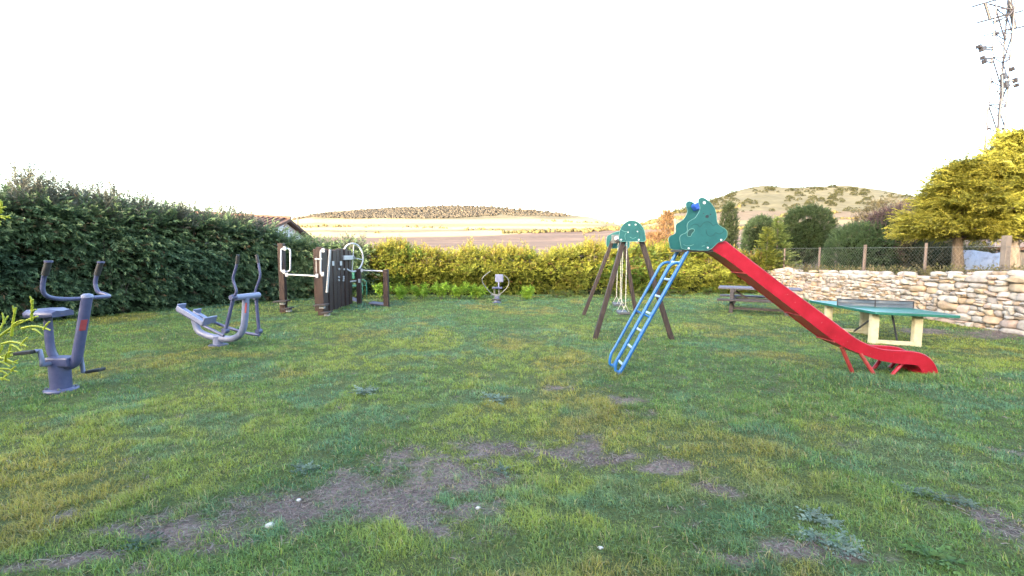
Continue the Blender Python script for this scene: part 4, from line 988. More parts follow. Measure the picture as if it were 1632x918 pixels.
dome([(968, 394), (967.5, 378), (972, 374), (978, 371), (986, 369), (996, 371), (1002, 380), (1002, 395), (985, 395.5)], YB + .06, .025, 'end_panel')
bA = at(1007, 379, YA); bB = at(984, 383, YB); bB.z = bA.z = 1.84
MB().tube([bA + Vector((0, -.03, 0)), bB + Vector((0, .03, 0))], .055, 14).build('top_beam', M['swingwood'], ss)
c = at(980.5, 381, YB - .12); MB().obox(c, (.09, 0, 0), (0, .012, 0), (0, 0, .105)).build('bracket_plate', M['steel'], ss, .004)
MB().tube([c + Vector((.02, -.06, .02)), c + Vector((.02, .02, .02))], .05, 14).build('bracket_bolt', M['white'], ss)
for lab, Y, w, z in (('nearer dark swing seat hanging on pale chains', 9.45, .40, .34), ('farther dark swing seat hanging on pale chains', 10.75, .40, .36)):
    f = (Y - YA) / (YB - YA); X = bA.x * (1 - f) + bB.x * f - .02
    sw_ = thing('swing', (X, Y, z), lab, 'swing')
    mb = MB()
    prof2 = [(-.5, .015), (-.35, -.005), (0, -.015), (.35, -.005), (.5, .015)]
    for k in range(4):
        y0_, z0_ = prof2[k]; y1_, z1_ = prof2[k + 1]
        mb.obox((X, Y + (y0_ + y1_) / 2 * w, z + (z0_ + z1_) / 2), (.10, 0, 0), (0, (y1_ - y0_) * w / 2 * 1.03, (z1_ - z0_) / 2), (0, 0, .024))
    mb.build('seat', M['seat'], sw_, .006)
    for s_ in (-1, 1):
        p = Vector((X, Y + s_ * w * .46, z + .02)); q = Vector((X + .01, Y + s_ * w * .40, bA.z - .05)); fk = p + Vector((0, 0, .16))
        cm = MB(); L = (q - fk).length; nl = int(L / .03)
        cm.tube([fk + (q - fk) * (k / nl) for k in range(nl + 1)], [.0085 if k % 2 else .0055 for k in range(nl + 1)], 6)
        cm.build('chain', M['rope'], sw_)
        fm = MB(); fm.tube([p + Vector((-.08, 0, 0)), fk], .006, 5); fm.tube([p + Vector((.08, 0, 0)), fk], .006, 5); fm.build('chain_yoke', M['rope'], sw_)

# ------------------------------------------------------------------ picnic table
pc = Vector((6.45, 12.1, 0)); pt = thing('picnic_table', pc, 'weathered grey wooden picnic table with attached benches, behind the slide', 'picnic table')
an = R(-27); pa = Vector((math.cos(an), math.sin(an), 0)); pb = Vector((-math.sin(an), math.cos(an), 0)); L2 = .95
mb = MB()
for k in range(5): mb.obox(pc + pb * (-.28 + .14 * k) + Vector((0, 0, .63)), pa * L2, pb * .064, Vector((0, 0, .022)))
mb.build('tabletop', M['greywood'], pt, .005)
for s_ in (-1, 1):
    mb = MB()
    for k in range(2): mb.obox(pc + pb * s_ * (.58 + .13 * k) + Vector((0, 0, .35)), pa * L2, pb * .06, Vector((0, 0, .022)))
    mb.build('bench', M['greywood'] if s_ > 0 else M['oldwood'], pt, .005)
for e in (-.62, .62):
    mb = MB(); c = pc + pa * e
    for s_ in (-1, 1): mb.beam(c + pb * s_ * .60 + Vector((0, 0, -.04)), c + pb * s_ * .30 + Vector((0, 0, .60)), .09, .09, pa)
    mb.obox(c + Vector((0, 0, .30)) + pa * .07, pb * .72, pa * .025, Vector((0, 0, .045))); mb.obox(c + Vector((0, 0, .575)) + pa * .07, pb * .34, pa * .025, Vector((0, 0, .04)))
    mb.build('leg_frame', M['oldwood'], pt, .006)
    MB().beam(c + Vector((0, 0, .59)), pc + pa * e * .35 + Vector((0, 0, .32)), .07, .05).build('brace', M['oldwood'], pt, .004)
MB().beam(pc - pa * .62 + Vector((0, 0, .33)), pc + pa * .62 + Vector((0, 0, .33)), .06, .06).build('stretcher', M['oldwood'], pt, .004)
MB().beam(pc - pa * .62 - pb * .5 + Vector((0, 0, .13)), pc + pa * .62 - pb * .5 + Vector((0, 0, .13)), .06, .06).build('stretcher', M['oldwood'], pt, .004)

# ------------------------------------------------------------------ table tennis table
TH = .575
cN, cL_, cR = atz(1394, 497, TH), atz(1290, 478.5, TH), atz(1538, 504, TH)
e1 = cL_ - cN; e2 = cR - cN; e2 = e2 - e1 * (e2.dot(e1) / e1.dot(e1)) * .15; cF = cN + e1 + e2
tc_ = (cN + cF) / 2; tt = thing('table_tennis_table', (tc_.x, tc_.y, 0), 'green outdoor table tennis table with cream legs beside the stone wall', 'table')
def tp_(u, v, z): q = cN + e1 * u + e2 * v; return Vector((q.x, q.y, z))
MB().prism([tp_(0, 0, TH - .045), tp_(0, 1, TH - .045), tp_(1, 1, TH - .045), tp_(1, 0, TH - .045)], (0, 0, .045)).build('tabletop', M['tabletop'], tt, .006)
mb = MB(); w1 = .008; zt = TH + .0025
def strip(u0, u1, v0, v1): mb.add([tp_(u0, v0, zt), tp_(u0, v1, zt), tp_(u1, v1, zt), tp_(u1, v0, zt)], [(0, 1, 2, 3)])
strip(.005, .018, .005, .995); strip(.982, .995, .005, .995); strip(.02, .98, .005, .026); strip(.02, .98, .974, .995); strip(.02, .98, .494, .506); mb.build('white_lines', M['white'], tt)
for u_ in (.13, .80):
    for v_ in (.13, .66):
        c = tp_(u_, v_, 0); d1 = e1.normalized(); d2 = e2.normalized()
        MB().obox(c + Vector((0, 0, (TH - .045) / 2 - .03)), d1 * .04, d2 * .055, Vector((0, 0, (TH - .047) / 2 + .03))).build('leg', M['cream'], tt, .01)
    MB().obox(tp_(u_, .395, .035), e1.normalized() * .035, e2 * .22, Vector((0, 0, .035))).build('foot_beam', M['cream'], tt, .008)
for u0_, u1_, v_ in ((.10, .42, .16), (.16, .36, .40)):
    MB().beam(tp_(u0_, v_ - .02, TH - .06), tp_(u1_, v_, .12) if v_ < .2 else tp_(.12, .42, .08), .025, .02).build('brace', M['antenna'], tt)
MB().prism([tp_(.5, -.02, TH + .004), tp_(.5, 1.0, TH + .004), tp_(.5, 1.0, TH + .115), tp_(.5, -.02, TH + .115)], e1.normalized() * .012).build('net', M['net'], tt, .002)
mb = MB()
for z0_, z1_ in ((TH + .115, TH + .13), (TH + .055, TH + .063)): mb.prism([tp_(.497, -.022, z0_), tp_(.497, 1.002, z0_), tp_(.497, 1.002, z1_), tp_(.497, -.022, z1_)], e1.normalized() * .022)
for v_ in (-.02, .5, 1.0): mb.tube([tp_(.498, v_, TH), tp_(.498, v_, TH + .128)], .009, 6)
mb.build('net_frame', M['antenna'], tt)

# ------------------------------------------------------------------ exercise bike (left)
def z1(zx, zy): return (zx * .2834, 380 + zy * .2834)
B0 = atz(98, 621.5); NY = (0, 1, 0)
bk = thing('exercise_bike', B0, 'lilac grey outdoor exercise bike with black grips at far left', 'exercise bike')
def b1(zx, zy, off=0.0): return onp(*z1(zx, zy), B0 + Vector((0, off, 0)), NY)
MB().lathe(B0, [(.0, -.02), (.155, -.02), (.155, .018), (.13, .026), (.10, .03)], 24).build('base_plate', M['lilac'], bk)
c0 = b1(345, 845); c1 = b1(345, 705)
MB().tube([Vector((B0.x, B0.y, .02)), Vector((B0.x, B0.y, c1.z))], .098, 24).build('pedestal', M['lilac'], bk)
for k in range(4):
    a = k * 1.57 + .6; MB().tube([B0 + Vector((math.cos(a) * .128, math.sin(a) * .128, .02)), B0 + Vector((math.cos(a) * .128, math.sin(a) * .128, .045))], .014, 6).build('bolt', M['steel'], bk)
gc = b1(350, 690); MB().obox(gc, (.135, 0, 0), (0, .085, 0), (0, 0, .055)).build('gear_box', M['lilac'], bk, .02)
MB().tube([b1(320, 690), b1(285, 620), b1(268, 445)], [.045, .042, .040], 14, sub=4).build('seat_post', M['lilac'], bk)
s0, s1 = b1(160, 424), b1(355, 422); sx = (s1 - s0); mb = MB()
vs = []; secs = [(0, .05, .0), (.12, .11, .012), (.45, .14, .02), (.8, .155, .022), (1, .13, .0)]
for f, hw, dz in secs:
    p = s0 + sx * f
    for y_, z_ in ((-hw, -.03), (-hw, .02), (-hw * .6, .04 + dz), (0, .03 + dz), (hw * .6, .04 + dz), (hw, .02), (hw, -.03)): vs.append(p + Vector((0, y_, z_)))
fs = [(i * 7 + k, i * 7 + (k + 1) % 7, (i + 1) * 7 + (k + 1) % 7, (i + 1) * 7 + k) for i in range(4) for k in range(7)]
mb.add(vs, fs, True); mb.add(vs[:7], [tuple(range(7))[::-1]]); mb.add(vs[28:], [tuple(range(7))]); mb.build('seat', M['lilac'], bk)
hp0 = b1(345, 712); hp = [hp0, b1(395, 712), b1(425, 690), b1(440, 630), b1(490, 330)]
MB().tube(hp, .052, 16, sub=5).build('handle_post', M['lilac'], bk)
MB().lathe(b1(490, 328), [(.055, -.01), (.055, .02), (.03, .035), (.0, .037)], 16).build('post_cap', M['lilac_pale'], bk)
q0, q1 = b1(474, 455), b1(462, 515); dd = (q1 - q0)
mb = MB(); mb.obox((q0 + q1) / 2 + Vector((.035, -.036, 0)), Vector((.020, -.02 * -1, 0)), dd / 2, Vector((.004, -.004, 0))); mb.build('red_mark', M['redmark'], bk)
hc = b1(488, 340)
for s_, pts_ in ((-1, [(478, 338), (350, 341), (268, 326), (240, 288), (246, 225), (252, 203)]), (1, [(490, 334), (560, 330), (613, 325), (585, 312), (552, 300), (536, 255), (545, 203)])):
    offs = [0, -.13, -.24, -.28, -.29, -.30] if s_ < 0 else [0, .14, .27, .30, .30, .30, .30]
    MB().tube([b1(a, c, o) for (a, c), o in zip(pts_, offs)], .022, 12, sub=5).build('handlebar', M['lilac'], bk)
    g0, g1 = ((252, 205), (273, 130)) if s_ < 0 else ((545, 206), (567, 134))
    gp = MB(); gp.tube([b1(*g0, s_ * .30), b1(*g1, s_ * .30)], .031, 14); gp.build('grip', M['black'], bk)
    MB().tube([b1(*g1, s_ * .30) - Vector((0, 0, .01)), b1(*g1, s_ * .30) + Vector((0, 0, .012))], .037, 14).build('grip_cap', M['lilac'], bk)
for s_, pts_, gr in ((-1, [(300, 700), (232, 712), (238, 690), (222, 628), (198, 634)], [(200, 636), (98, 646)]), (1, [(430, 672), (455, 672), (468, 752), (500, 750)], [(498, 748), (577, 736)])):
    o = s_ * .16
    ofs = [s_ * .05] + [s_ * .17] * (len(pts_) - 2) + [s_ * .2]
    MB().tube([b1(a, c, q) for (a, c), q in zip(pts_, ofs)], .024, 10).build('crank', M['lilac_pale'], bk)
    p, q = b1(*gr[0], s_ * .2), b1(*gr[1], s_ * .26); MB().obox((p + q) / 2, (q - p) / 2, Vector((0, .05, 0)), Vector((0, 0, .018))).build('pedal', M['black'], bk, .008)

# ------------------------------------------------------------------ elliptical trainer
def z2(zx, zy): return (240 + zx * .21782, 380 + zy * .21782)
E0 = atz(348, 551); ea = Vector((.966, -.26, 0)); ec = Vector((.26, .966, 0))
el_ = thing('elliptical_trainer', E0, 'lilac grey outdoor elliptical trainer with swinging arms in front of the dark hedge', 'exercise machine')
def e2_(zx, zy, off=0.0): return onp(*z2(zx, zy), E0 + ec * off, ec)
MB().lathe(E0, [(0, -.02), (.15, -.02), (.15, .02), (.12, .03)], 24).build('base_plate', M['lilac'], el_)
MB().tube([E0 + Vector((0, 0, .02)), Vector((E0.x, E0.y, e2_(495, 715).z))], .078, 20).build('pedestal', M['lilac_pale'], el_)
MB().tube([e2_(318, 560), e2_(328, 620), e2_(355, 680), e2_(420, 712), e2_(500, 728), e2_(585, 735), e2_(640, 715), e2_(675, 665), e2_(690, 580), e2_(697, 430)], .054, 16, sub=4).build('main_tube', M['lilac_pale'], el_)
MB().beam(e2_(700, 470, -.056), e2_(694, 545, -.056), .03, .004, ec).build('red_mark', M['redmark'], el_)
xb0, xb1 = e2_(697, 425) - ec * .27, e2_(697, 425) + ec * .27
MB().tube([xb0, xb1], .05, 16).build('crossbar', M['lilac_pale'], el_)
for s_, up_pts, dn in ((-1, [(612, 420), (628, 385), (604, 300), (618, 235), (632, 185)], [(605, 440), (548, 675)]), (1, [(780, 415), (768, 380), (800, 285), (796, 225), (788, 180)], [(772, 435), (793, 680)])):
    o = s_ * .30
    tip = (640, 120) if s_ < 0 else (774, 120)
    MB().tube([e2_(a, c, o) for a, c in up_pts], .020, 10, sub=5).build('swing_arm', M['lilac'], el_)
    MB().tube([e2_(*up_pts[-1], o), e2_(*tip, o)], .026, 12).build('grip', M['black'], el_)
    MB().tube([e2_(*up_pts[0], o) , e2_(*dn[0], o), e2_(*dn[1], o)], .027, 12).build('lower_arm', M['lilac'], el_)
    MB().tube([e2_(*dn[0], o) + ec * -.05 + Vector((0, 0, .02)), e2_(*dn[0], o) + ec * .05 + Vector((0, 0, .02))], .042, 12).build('pivot', M['lilac'], el_)
    j = e2_(*dn[1], o); MB().tube([j - ec * .04, j + ec * .04], .045, 12).build('joint', M['lilac'], el_)
    if s_ < 0: link = [(195, 525), (390, 640), (535, 712)]; ft_ = [(180, 512), (262, 508), (306, 590), (440, 640), (400, 655), (300, 605)]
    else: link = [(440, 605), (560, 650), (690, 690), (795, 708)]; ft_ = None
    MB().tube([e2_(a, c, o * .9) for a, c in link], .024, 10).build('link_bar', M['lilac'], el_)
for (c0_, c1_, o) in ((e2_(215, 525, -.24), e2_(400, 640, -.24), -.24), (e2_(330, 560, .16), e2_(440, 628, .16), .16)):
    d = (c1_ - c0_); up2 = ec.cross(d).normalized(); up2 = up2 if up2.z > 0 else -up2
    mb = MB(); mb.obox((c0_ + c1_) / 2 + up2 * .03, d / 2, ec * .075, up2 * .014)
    mb.obox(c0_ + up2 * .07, d.normalized() * .012, ec * .075, up2 * .05); mb.obox(c1_ + up2 * .09, d.normalized() * .012, ec * .075, up2 * .07); mb.obox((c0_ + c1_) / 2 + up2 * .06 - ec * .075, d / 2, ec * .008, up2 * .035)
    mb.build('foot_plate', M['lilac_pale'], el_, .006)

# ------------------------------------------------------------------ wooden exercise station
def z3(zx, zy): return (420 + zx * .17433, 370 + zy * .17433)
ws = thing('exercise_station', (-4.8, 12.7, 0), 'dark wooden exercise station with plank wall, white bars and big wheel', 'exercise station')
def post(px, py, h, w=.14, nm='post', mat='darkwood', lean=0):
    p = atz(px, py); MB().beam(p + Vector((0, 0, -.05)), p + Vector((lean, 0, h)), w, w, (0, 1, 0)).build(nm, M[mat], ws, .012); return p
pA = post(452.5, 498, 1.80, .145)
pB = post(513.5, 503, 1.70, .15)
pB2 = post(507, 497, 1.66, .12)
pC = post(573, 485, 1.07, .13); pD = post(616, 489, 1.07, .14)
wx = -4.86
for k in range(7):
    y_ = 12.0 + k * .30; ox_ = random.uniform(-.03, .03); MB().box(wx - .06 + ox_, wx + .06 + min(0, ox_), y_ - .118, y_ + .118, -.05, 1.66 + random.uniform(-.05, .05)).build('plank', M['darkwood'], ws, .012)
def loop(px0, px1, py0, py1, Y, rad=.018):
    a = [(px1 if False else px0 + (px1 - px0) * 1, py0), ]
def dhandle(inx, outx, y0, y1, Y):
    c = (outx * .8 + inx * .2)
    MB().tube([at(inx, y0, Y), at(c, y0 + 1.2, Y), at(outx, y0 + 6, Y), at(outx, (y0 + y1) / 2, Y), at(outx, y1 - 6, Y), at(c, y1 - 1.5, Y), at(inx, y1, Y)], .022, 10, sub=5).build('hand_loop', M['white'], ws)
dhandle(453.5, 448.0, 396, 434, pA.y - .09); dhandle(455.5, 462.5, 396, 433, pA.y - .02)
dhandle(515.5, 511.0, 398, 438, pB.y - .10); dhandle(509, 505, 406, 436, pB.y - .02)
for q, Y in (((453.5, 396), pA.y - .09), ((452.5, 433), pA.y - .09), ((457, 438), pA.y - .08), ((505, 439.5), pB.y - .09), ((514, 437), pB.y - .09), ((515, 399), pB.y - .09)):
    c = at(*q, Y); MB().obox(c, (.035, 0, 0), (0, .012, 0), (0, 0, .05)).build('bracket', M['white'], ws, .004)
MB().tube([at(455, 437.5, pA.y - .05), at(507, 440, pB.y)], .022, 10).build('rail', M['white'], ws)
MB().tube([at(502, 413, pB.y - .12), at(513, 413, pB.y - .12)], .018, 8).build('peg', M['white'], ws)
MB().tube([at(526, 398, 11.75), at(521, 466, 11.75)], .028, 10).build('upright_rod', M['white'], ws)
MB().tube([at(575, 431, pC.y), at(614, 432.5, pD.y)], .022, 10).build('rail', M['white'], ws); MB().obox(at(576.5, 431, pC.y - .08), (.03, 0, 0), (0, .012, 0), (0, 0, .05)).build('bracket', M['white'], ws, .004)
MB().tube([at(553, 449.5, 13.7), at(572, 447, pC.y)], .022, 10).build('rail', M['white'], ws); MB().obox(at(572.5, 447.5, pC.y - .08), (.03, 0, 0), (0, .012, 0), (0, 0, .055)).build('bracket', M['white'], ws, .004)
# wheel
wc = at(562.5, 410.5, 13.75); wr = .40; wa = R(62); e_ = Vector((math.cos(wa), math.sin(wa), 0)); nrm_ = Vector((math.sin(wa), -math.cos(wa), 0))
ring = [wc + e_ * wr * .98 * math.cos(a) + Vector((0, 0, wr * 1.04 * math.sin(a))) for a in np.linspace(0, 2 * math.pi, 41)]
whl = MB().tube(ring, .024, 8, False).build('wheel', M['white'], ws)
for a in (1.45, 3.3, 4.6, 6.1): MB().tube([wc, wc + e_ * wr * math.cos(a) + Vector((0, 0, wr * math.sin(a)))], .013, 6).build('spoke', M['white'], whl)
MB().tube([wc - nrm_ * .05, wc + nrm_ * .05], .05, 12).build('hub', M['steel'], whl)
MB().beam(Vector((wx + .05, 13.25, wc.z)), wc, .07, .12).build('wheel_arm', M['white'], ws, .006)
for zx, zy, w_, h_ in ((708, 285, .035, .10), (637, 285, .03, .10)):
    q = onp(*z3(zx, zy), (wx + .068, 0, 0), (1, 0, 0)); MB().obox(q, (.004, 0, 0), (0, w_ * 2.2, 0), (0, 0, h_ * .6)).build('notice', M['white'], ws)
for zx, zy in ((688, 338), (732, 340), (685, 412), (728, 408), (685, 440), (728, 425), (726, 442)):
    q = onp(*z3(zx, zy), (wx + .068, 0, 0), (1, 0, 0)); MB().tube([q, q + Vector((.03, 0, 0))], .025, 8).build('stud', M['white'], ws)
for q, Y, w_ in (((449, 480), pA.y - .12, .17), ((459, 491.5), pA.y - .12, .11), ((512, 486), pB.y - .14, .15), ((520, 498), pB.y - .14, .11)):
    c = at(*q, Y); MB().obox(c, (w_, 0, .01), (0, .13, 0), (0, 0, .018)).build('foot_step', M['oldwood'], ws, .006); MB().obox(c + Vector((.02, .0, -.055)), (.06, 0, 0), (0, .05, 0), (0, 0, .03)).build('step_bracket', M['white'], ws, .006)
for c, t_ in ((atz(561, 481) + Vector((0, 0, .10)), .10), (atz(604, 487) + Vector((0, 0, .06)), .03)):
    MB().obox(c, (.24, 0, -t_), (0, .22, 0), (0, 0, .018)).build('footboard', M['greywood'], ws, .006); MB().obox(c + Vector((-.05, -.1, -.06)), (.05, 0, 0), (0, .03, 0), (0, 0, .05)).build('footboard_block', M['white'], ws, .006)
# green hoop chair behind it
gp = at(575, 478, 15.6); gp.z = 0
gcx = thing('garden_chair', (gp.x, 15.6, 0), 'green metal garden chair standing behind the wooden exercise station', 'chair')
for o_ in (0, .45):
    P_ = [at(552, 478, 15.6), at(552, 462, 15.6), at(556, 455.5, 15.6), at(575, 454.5, 15.6), at(581, 450, 15.6), at(581, 444.5, 15.6), ]
    MB().tube([Vector((p.x, p.y - o_, max(p.z, 0))) for p in [at(585, 470, 15.6), at(584, 452, 15.6), at(581, 446.5, 15.6), at(575, 445, 15.6)]], .014, 8, sub=4).build('arm_tube', M['green_tube'], gcx)
    MB().tube([Vector((p.x, p.y - o_, max(p.z, -.02))) for p in [at(554, 480, 15.6), at(554, 456, 15.6), at(584, 455, 15.6)]], .014, 8, sub=3).build('leg', M['green_tube'], gcx)
    MB().tube([Vector((at(584, 470, 15.6).x, 15.6 - o_, -.02)), Vector((at(584, 452, 15.6).x, 15.6 - o_, .55))], .014, 8).build('leg', M['green_tube'], gcx)
c = at(561, 438, 15.6); MB().obox(Vector((c.x, 15.4, c.z)), (.16, 0, 0), (0, .02, 0), (0, 0, .13)).build('backrest', M['green_tube'], gcx, .03)
c = at(566, 454.5, 15.6); MB().obox(Vector((c.x, 15.38, c.z)), (.27, 0, 0), (0, .25, 0), (0, 0, .015)).build('seat', M['green_tube'], gcx, .01)

# ------------------------------------------------------------------ small seated machine in front of the far hedge
def z4(zx, zy): return (740 + zx * .09804, 410 + zy * .09804)
YS = 14.3
sm = thing('seat_trainer', (at(793, 484, YS).x, YS, 0), 'small grey seated rowing machine in front of the far hedge', 'exercise machine')
def m4(zx, zy, dy=0): return at(*z4(zx, zy), YS + dy)
c = m4(530, 750); c.z = 0
MB().lathe(c, [(0, -.02), (.14, -.02), (.14, .02), (.09, .03)], 20).build('base_plate', M['lilac'], sm); MB().tube([c + Vector((0, 0, .02)), c + Vector((0, 0, .22))], .075, 16).build('pedestal', M['lilac_pale'], sm)
MB().tube([c + Vector((-.05, 0, .2)), m4(495, 640), m4(490, 520)], .028, 8).build('seat_support', M['steel'], sm); MB().tube([c + Vector((.06, 0, .2)), m4(570, 610), m4(560, 520)], .028, 8).build('seat_support', M['steel'], sm)
MB().obox(m4(535, 497), (.155, 0, 0), (0, .16, 0), (0, 0, .022)).build('seat', M['lilac'], sm, .012)
MB().tube([m4(557, 490, .12), m4(562, 400, .15)], .024, 8).build('back_post', M['lilac_pale'], sm)
MB().obox(m4(567, 342, .13), (.128, 0, 0), (0, .018, 0), (0, 0, .122)).build('backrest', M['lilac_pale'], sm, .025)
for pts_ in ([(420, 230), (360, 275), (305, 325), (290, 375), (305, 425), (360, 500), (420, 570), (490, 608)], [(640, 292), (690, 325), (722, 385), (718, 450), (680, 510), (620, 570), (570, 605)]):
    MB().tube([m4(a, c_, -.2) for a, c_ in pts_], .0115, 8, sub=4).build('side_handle', M['steel'], sm)
MB().tube([m4(430, 612, -.2), m4(590, 612, -.2)], .018, 8).build('handle_pivot', M['steel'], sm); MB().tube([m4(450, 690, -.25), m4(600, 690, -.25)], .03, 8).build('foot_bar', M['black'], sm)

# ------------------------------------------------------------------ stones and rosette weeds on the lawn
def pebble(px, py, r, label):
    p = atz(px, py); vs, fs = lump((p.x, p.y, float(lawn_z(np.array([p.x]), np.array([p.y]))[0]) + r * .45), (r * 1.3, r, r * .7), 2, .35, int(px)); o = MB().add(vs, fs, False).build('stone', M['pale'], None, loc=(p.x, p.y, 0)); tag(o, label, 'stone')
pebble(430, 837, .024, 'white stone on the bare soil patch, largest on the lawn'); pebble(476, 793, .014, 'tiny white stone on bare soil, just beyond the largest white stone'); pebble(762, 806, .013, 'tiny pale stone at the right end of the bare soil patch'); pebble(957, 872, .012, 'tiny pale stone in the grass near the bottom edge')
def rosette(px, py, r, n, label, c0=(.10, .16, .10), c1=(.20, .26, .20), up=.45, group=None):
    p = atz(px, py); z0 = float(lawn_z(np.array([p.x]), np.array([p.y]))[0]) + .01
    a = np.arange(n) * 2.4 + rng.uniform(0, .4, n); D = np.stack([np.cos(a), np.sin(a), rng.uniform(.15, up + .25, n)], 1); k = rng.uniform(0, 1, n)
    P = np.stack([p.x + np.cos(a) * r * .1, p.y + np.sin(a) * r * .1, np.full(n, z0)], 1)
    V, Qf, Cf = fronds(P, D, cA((0, 0, 1), n) + rng.normal(0, .2, (n, 3)), r * rng.uniform(.7, 1.1, n), mixc(c0, c1, k) * .8, mixc(c0, c1, k), [frond_template(4, .36, .26, .35, 60), frond_template(5, .32, .22, .3, 61)])
    o = npmesh('rosette_weed', V, Qf, Cf, LEAF2, None, None, (p.x, p.y, 0)); tag(o, label, 'weed', group)
rosette(580, 626, .16, 16, 'grey green thistle rosette alone in the mid lawn, left of centre'); rosette(790, 638, .16, 16, 'grey green thistle rosette in the mid lawn in line with the small seated machine')
rosette(485, 747, .10, 16, 'pale thistle rosette at the left edge of the bare soil'); rosette(800, 748, .09, 12, 'thistle rosette beside the bare soil patch right of centre')
rosette(225, 868, .10, 12, 'dark green dock rosette low in the left foreground', (.05, .09, .05), (.09, .14, .08))
for k, (px, py, r) in enumerate([(1298, 828, .10), (1322, 838, .08), (1305, 862, .10), (1330, 868, .11), (1345, 880, .09), (1355, 868, .08), (1285, 858, .08)]):
    rosette(px, py, r, 12, 'pale grey green rosette weed in the clump beside the bare soil at bottom right', (.14, .21, .15), (.26, .33, .26), .35, 'clump of pale rosettes at bottom right')
for k, (px, py, r) in enumerate([(1455, 790, .09), (1480, 796, .09), (1500, 802, .08), (1540, 812, .09)]):
    rosette(px, py, r, 10, 'grey green rosette weed in the short row in the right foreground', (.09, .14, .09), (.17, .22, .16), .35, 'row of rosettes in the right foreground')
rosette(1490, 895, .13, 16, 'bright green leafy weed at the bottom right edge', (.08, .17, .04), (.15, .25, .07), .7)

# birds far up in the white sky
bm_ = MB()
bm_.add([(-.5, 0, .16), (-.25, .07, .2), (0, .12, .05), (.25, .07, .2), (.5, 0, .16), (0, -.12, .05), (-.25, -.05, .2), (.25, -.05, .2)], [(0, 6, 1), (1, 6, 5, 2), (2, 5, 7, 3), (3, 7, 4)])
bm_.add([(-.5, 0, .15), (-.25, .07, .185), (0, .12, .03), (.25, .07, .185), (.5, 0, .15), (0, -.12, .03), (-.25, -.05, .185), (.25, -.05, .185)], [(0, 1, 6), (1, 2, 5, 6), (2, 3, 7, 5), (3, 4, 7)])
bm_.tube([(0, .30, .05), (0, .2, .06), (0, 0, .04), (0, -.2, .04), (0, -.38, .05)], [.01, .05, .075, .05, .02], 8)
first = None
for px, py in ((1101, 182), (1189, 155), (1181, 143), (1277, 147), (971, 238), (885, 241), (795, 289)):
    if first is None: o = first = bm_.build('bird', M['bird'])
    else: o = first.copy(); col.objects.link(o)
    o.location = at(px, py, 90); o.rotation_euler = (0, random.uniform(-.3, .3), random.uniform(0, 6.28)); o.scale = (.8,) * 3
    tag(o, 'tiny dark bird flying far off in the white sky', 'bird', 'birds scattered over the sky')

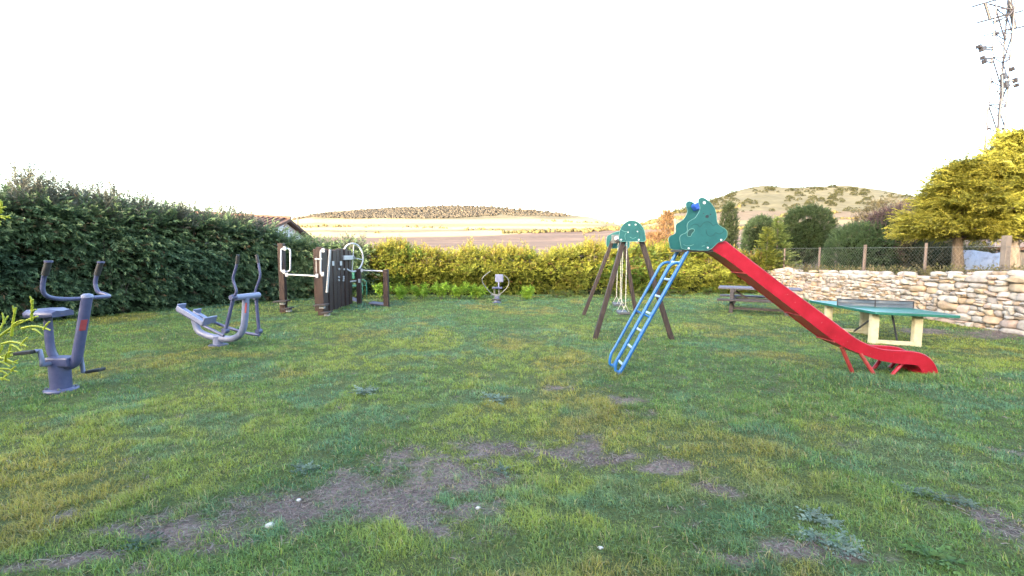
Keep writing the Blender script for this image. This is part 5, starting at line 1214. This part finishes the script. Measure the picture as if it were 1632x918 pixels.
# ------------------------------------------------------------------ grass
def grass():
    bands = [(1.3, 3.2, 12500, .0034, .036), (3.2, 5.0, 8500, .0042, .034), (5.0, 8.0, 4600, .0056, .034), (8.0, 12.0, 2200, .0080, .036), (12.0, 18.0, 1150, .012, .040)]
    Vs, Cs = [], []
    for y0, y1, dens, w0, h0 in bands:
        k0, k1 = 1.22, 1.22
        wmax = 1.22 * y1 + (1.5 if y1 < 9 else 0)
        n = int((y1 - y0) * 2 * wmax * dens)
        y = rng.uniform(y0, y1, n); x = rng.uniform(-wmax, wmax, n); ok = np.abs(x) < 1.22 * y + (1.5 if y1 < 9 else 0); x, y = x[ok], y[ok]
        ok = (x < WX + .02) & (x > -14)
        x, y = x[ok], y[ok]
        # on the lawn side of the left hedge
        hx = np.interp(y, [p[1] for p in LEFT], [p[0] for p in LEFT]); ok = x > hx - .1; x, y = x[ok], y[ok]
        s = soil_mask(x, y); clump = np.clip((fbm(x * 8, y * 8, 301, 3) - .5) * 1.9 + .5, 0, 1)
        ok = rng.uniform(0, 1, len(x)) > np.clip(s * 1.02, 0, .90) ; x, y, s, clump = x[ok], y[ok], s[ok], clump[ok]
        ok = rng.uniform(0, 1, len(x)) < .45 + .9 * clump; x, y, s, clump = x[ok], y[ok], s[ok], clump[ok]
        n = len(x)
        p1 = fbm(x * .55, y * .55, 310); p2 = fbm(x * 1.4, y * 1.4, 320); p3 = fbm(x * .9, y * .9, 333)
        h = h0 * (.5 + .95 * clump) * rng.uniform(.5, 1.35, n) * (1 - .3 * s)
        tall = sstep(.60, .72, fbm(x * 1.1, y * 1.1, 340)); h *= 1 + .5 * tall
        for (gx, gy, gr, gm) in ((4.1, 5.65, .5, .9), (4.9, 5.6, .4, .5), (4.5, 5.5, .6, .6), (1.33, 5.9, .2, .8), (-5.2, 5.3, .2, .6)):
            h *= 1 + gm * np.exp(-(((x - gx) / gr) ** 2 + ((y - gy) / .22) ** 2))
        w = w0 * rng.uniform(.6, 1.3, n)
        a = rng.uniform(0, 6.283, n); lean = rng.uniform(.3, 1.75, n)
        comb = 2.2 + 1.8 * (fbm(x * .8, y * .8, 350) - .5) * 2
        dx = np.cos(a) * .9 + np.cos(comb) * .25; dy = np.sin(a) * .9 + np.sin(comb) * .25
        z = lawn_z(x, y)
        sx, sy = -np.sin(a), np.cos(a)
        b = np.stack([x, y, z - .004], 1); S_ = np.stack([sx, sy, np.zeros(n)], 1) * (w / 2)[:, None]
        m_ = b + np.stack([dx * h * lean * .32, dy * h * lean * .32, h * (.66 - .12 * lean)], 1); t_ = b + np.stack([dx * h * lean * .95, dy * h * lean * .95, h * (1.08 - .42 * lean)], 1)
        V = np.stack([b - S_, b + S_, m_ + S_ * .8, m_ - S_ * .8, t_], 1)
        G = np.array((.112, .205, .044)); YG = np.array((.235, .290, .044)); BG = np.array((.090, .200, .105)); DK = np.array((.052, .125, .040)); ST = np.array((.34, .28, .14)); GD = np.array((.27, .23, .045))
        c = G[None] * np.ones((n, 1))
        def mixin(cc, t): nonlocal c; c = c * (1 - t[:, None]) + cc * t[:, None]
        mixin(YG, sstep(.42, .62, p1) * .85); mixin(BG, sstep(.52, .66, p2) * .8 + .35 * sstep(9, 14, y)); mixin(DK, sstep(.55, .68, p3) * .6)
        mixin(GD, sstep(.60, .74, fbm(x * 1.0, y * 1.0, 360)) * .75)
        mixin(GD, .75 * np.exp(-(((x - 1.75) / 1.1) ** 2 + ((y - 3.55) / .75) ** 2)) * sstep(.40, .6, fbm(x * 3, y * 3, 370)))
        mixin(GD, .5 * np.exp(-(((x + 3.4) / 1.1) ** 2 + ((y - 3.0) / .8) ** 2)) * sstep(.35, .6, fbm(x * 3, y * 3, 371)))
        r = rng.uniform(0, 1, n); mixin(ST, (r < .05 + .25 * s + .03 * tall).astype(float) * .85); mixin(YG * 1.15, ((r > .9)).astype(float) * .6); mixin(BG * 1.3, ((r > .8) & (r < .87)).astype(float) * .6)
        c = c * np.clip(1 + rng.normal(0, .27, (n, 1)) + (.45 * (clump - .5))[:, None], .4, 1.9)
        c[:, 0] *= 1.06
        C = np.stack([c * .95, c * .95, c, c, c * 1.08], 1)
        Vs.append(V.reshape(-1, 3)); Cs.append(C.reshape(-1, 3))
    # dead stalks lying on the bare soil
    for y0, y1, dens, w0 in ((1.7, 3.2, 4200, .0030), (3.2, 6.0, 2200, .0040), (6.0, 9.5, 700, .006)):
        n = int((y1 - y0) * (y0 + y1) * 1.22 * dens); y = np.sqrt(rng.uniform(y0 ** 2, y1 ** 2, n)); x = rng.uniform(-1.22, 1.22, n) * y
        ok = (rng.uniform(0, 1, n) < soil_mask(x, y)) & (x < WX); x, y = x[ok], y[ok]; n = len(x)
        a = rng.uniform(0, 6.283, n); L = rng.uniform(.015, .06, n); d = np.stack([np.cos(a), np.sin(a), rng.uniform(-.05, .35, n)], 1); sd2 = np.stack([-np.sin(a), np.cos(a), rng.normal(0, .5, n)], 1) * w0 / 2
        b = np.stack([x, y, lawn_z(x, y) + rng.uniform(.002, .012, n)], 1); m_ = b + d * L[:, None] * .5 + (0, 0, .004); t_ = b + d * L[:, None]
        k = rng.uniform(0, 1, n); c = mixc((.10, .075, .07), (.30, .25, .22), k); g = (rng.uniform(0, 1, n) < .22)[:, None]; c = np.where(g, np.array((.10, .14, .07)) * (.7 + .6 * k[:, None]), c)
        Vs.append(np.stack([b - sd2, b + sd2, m_ + sd2, m_ - sd2, t_], 1).reshape(-1, 3)); Cs.append(np.repeat(c, 5, 0))
    V = np.concatenate(Vs); C = np.concatenate(Cs); nb_ = len(V) // 5; i = np.arange(nb_)[:, None] * 5
    print('BLADES', nb_)
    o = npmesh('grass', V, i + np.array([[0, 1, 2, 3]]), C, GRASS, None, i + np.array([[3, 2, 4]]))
    tag(o, 'short damp grass covering the lawn', 'grass', kind='stuff')
grass()
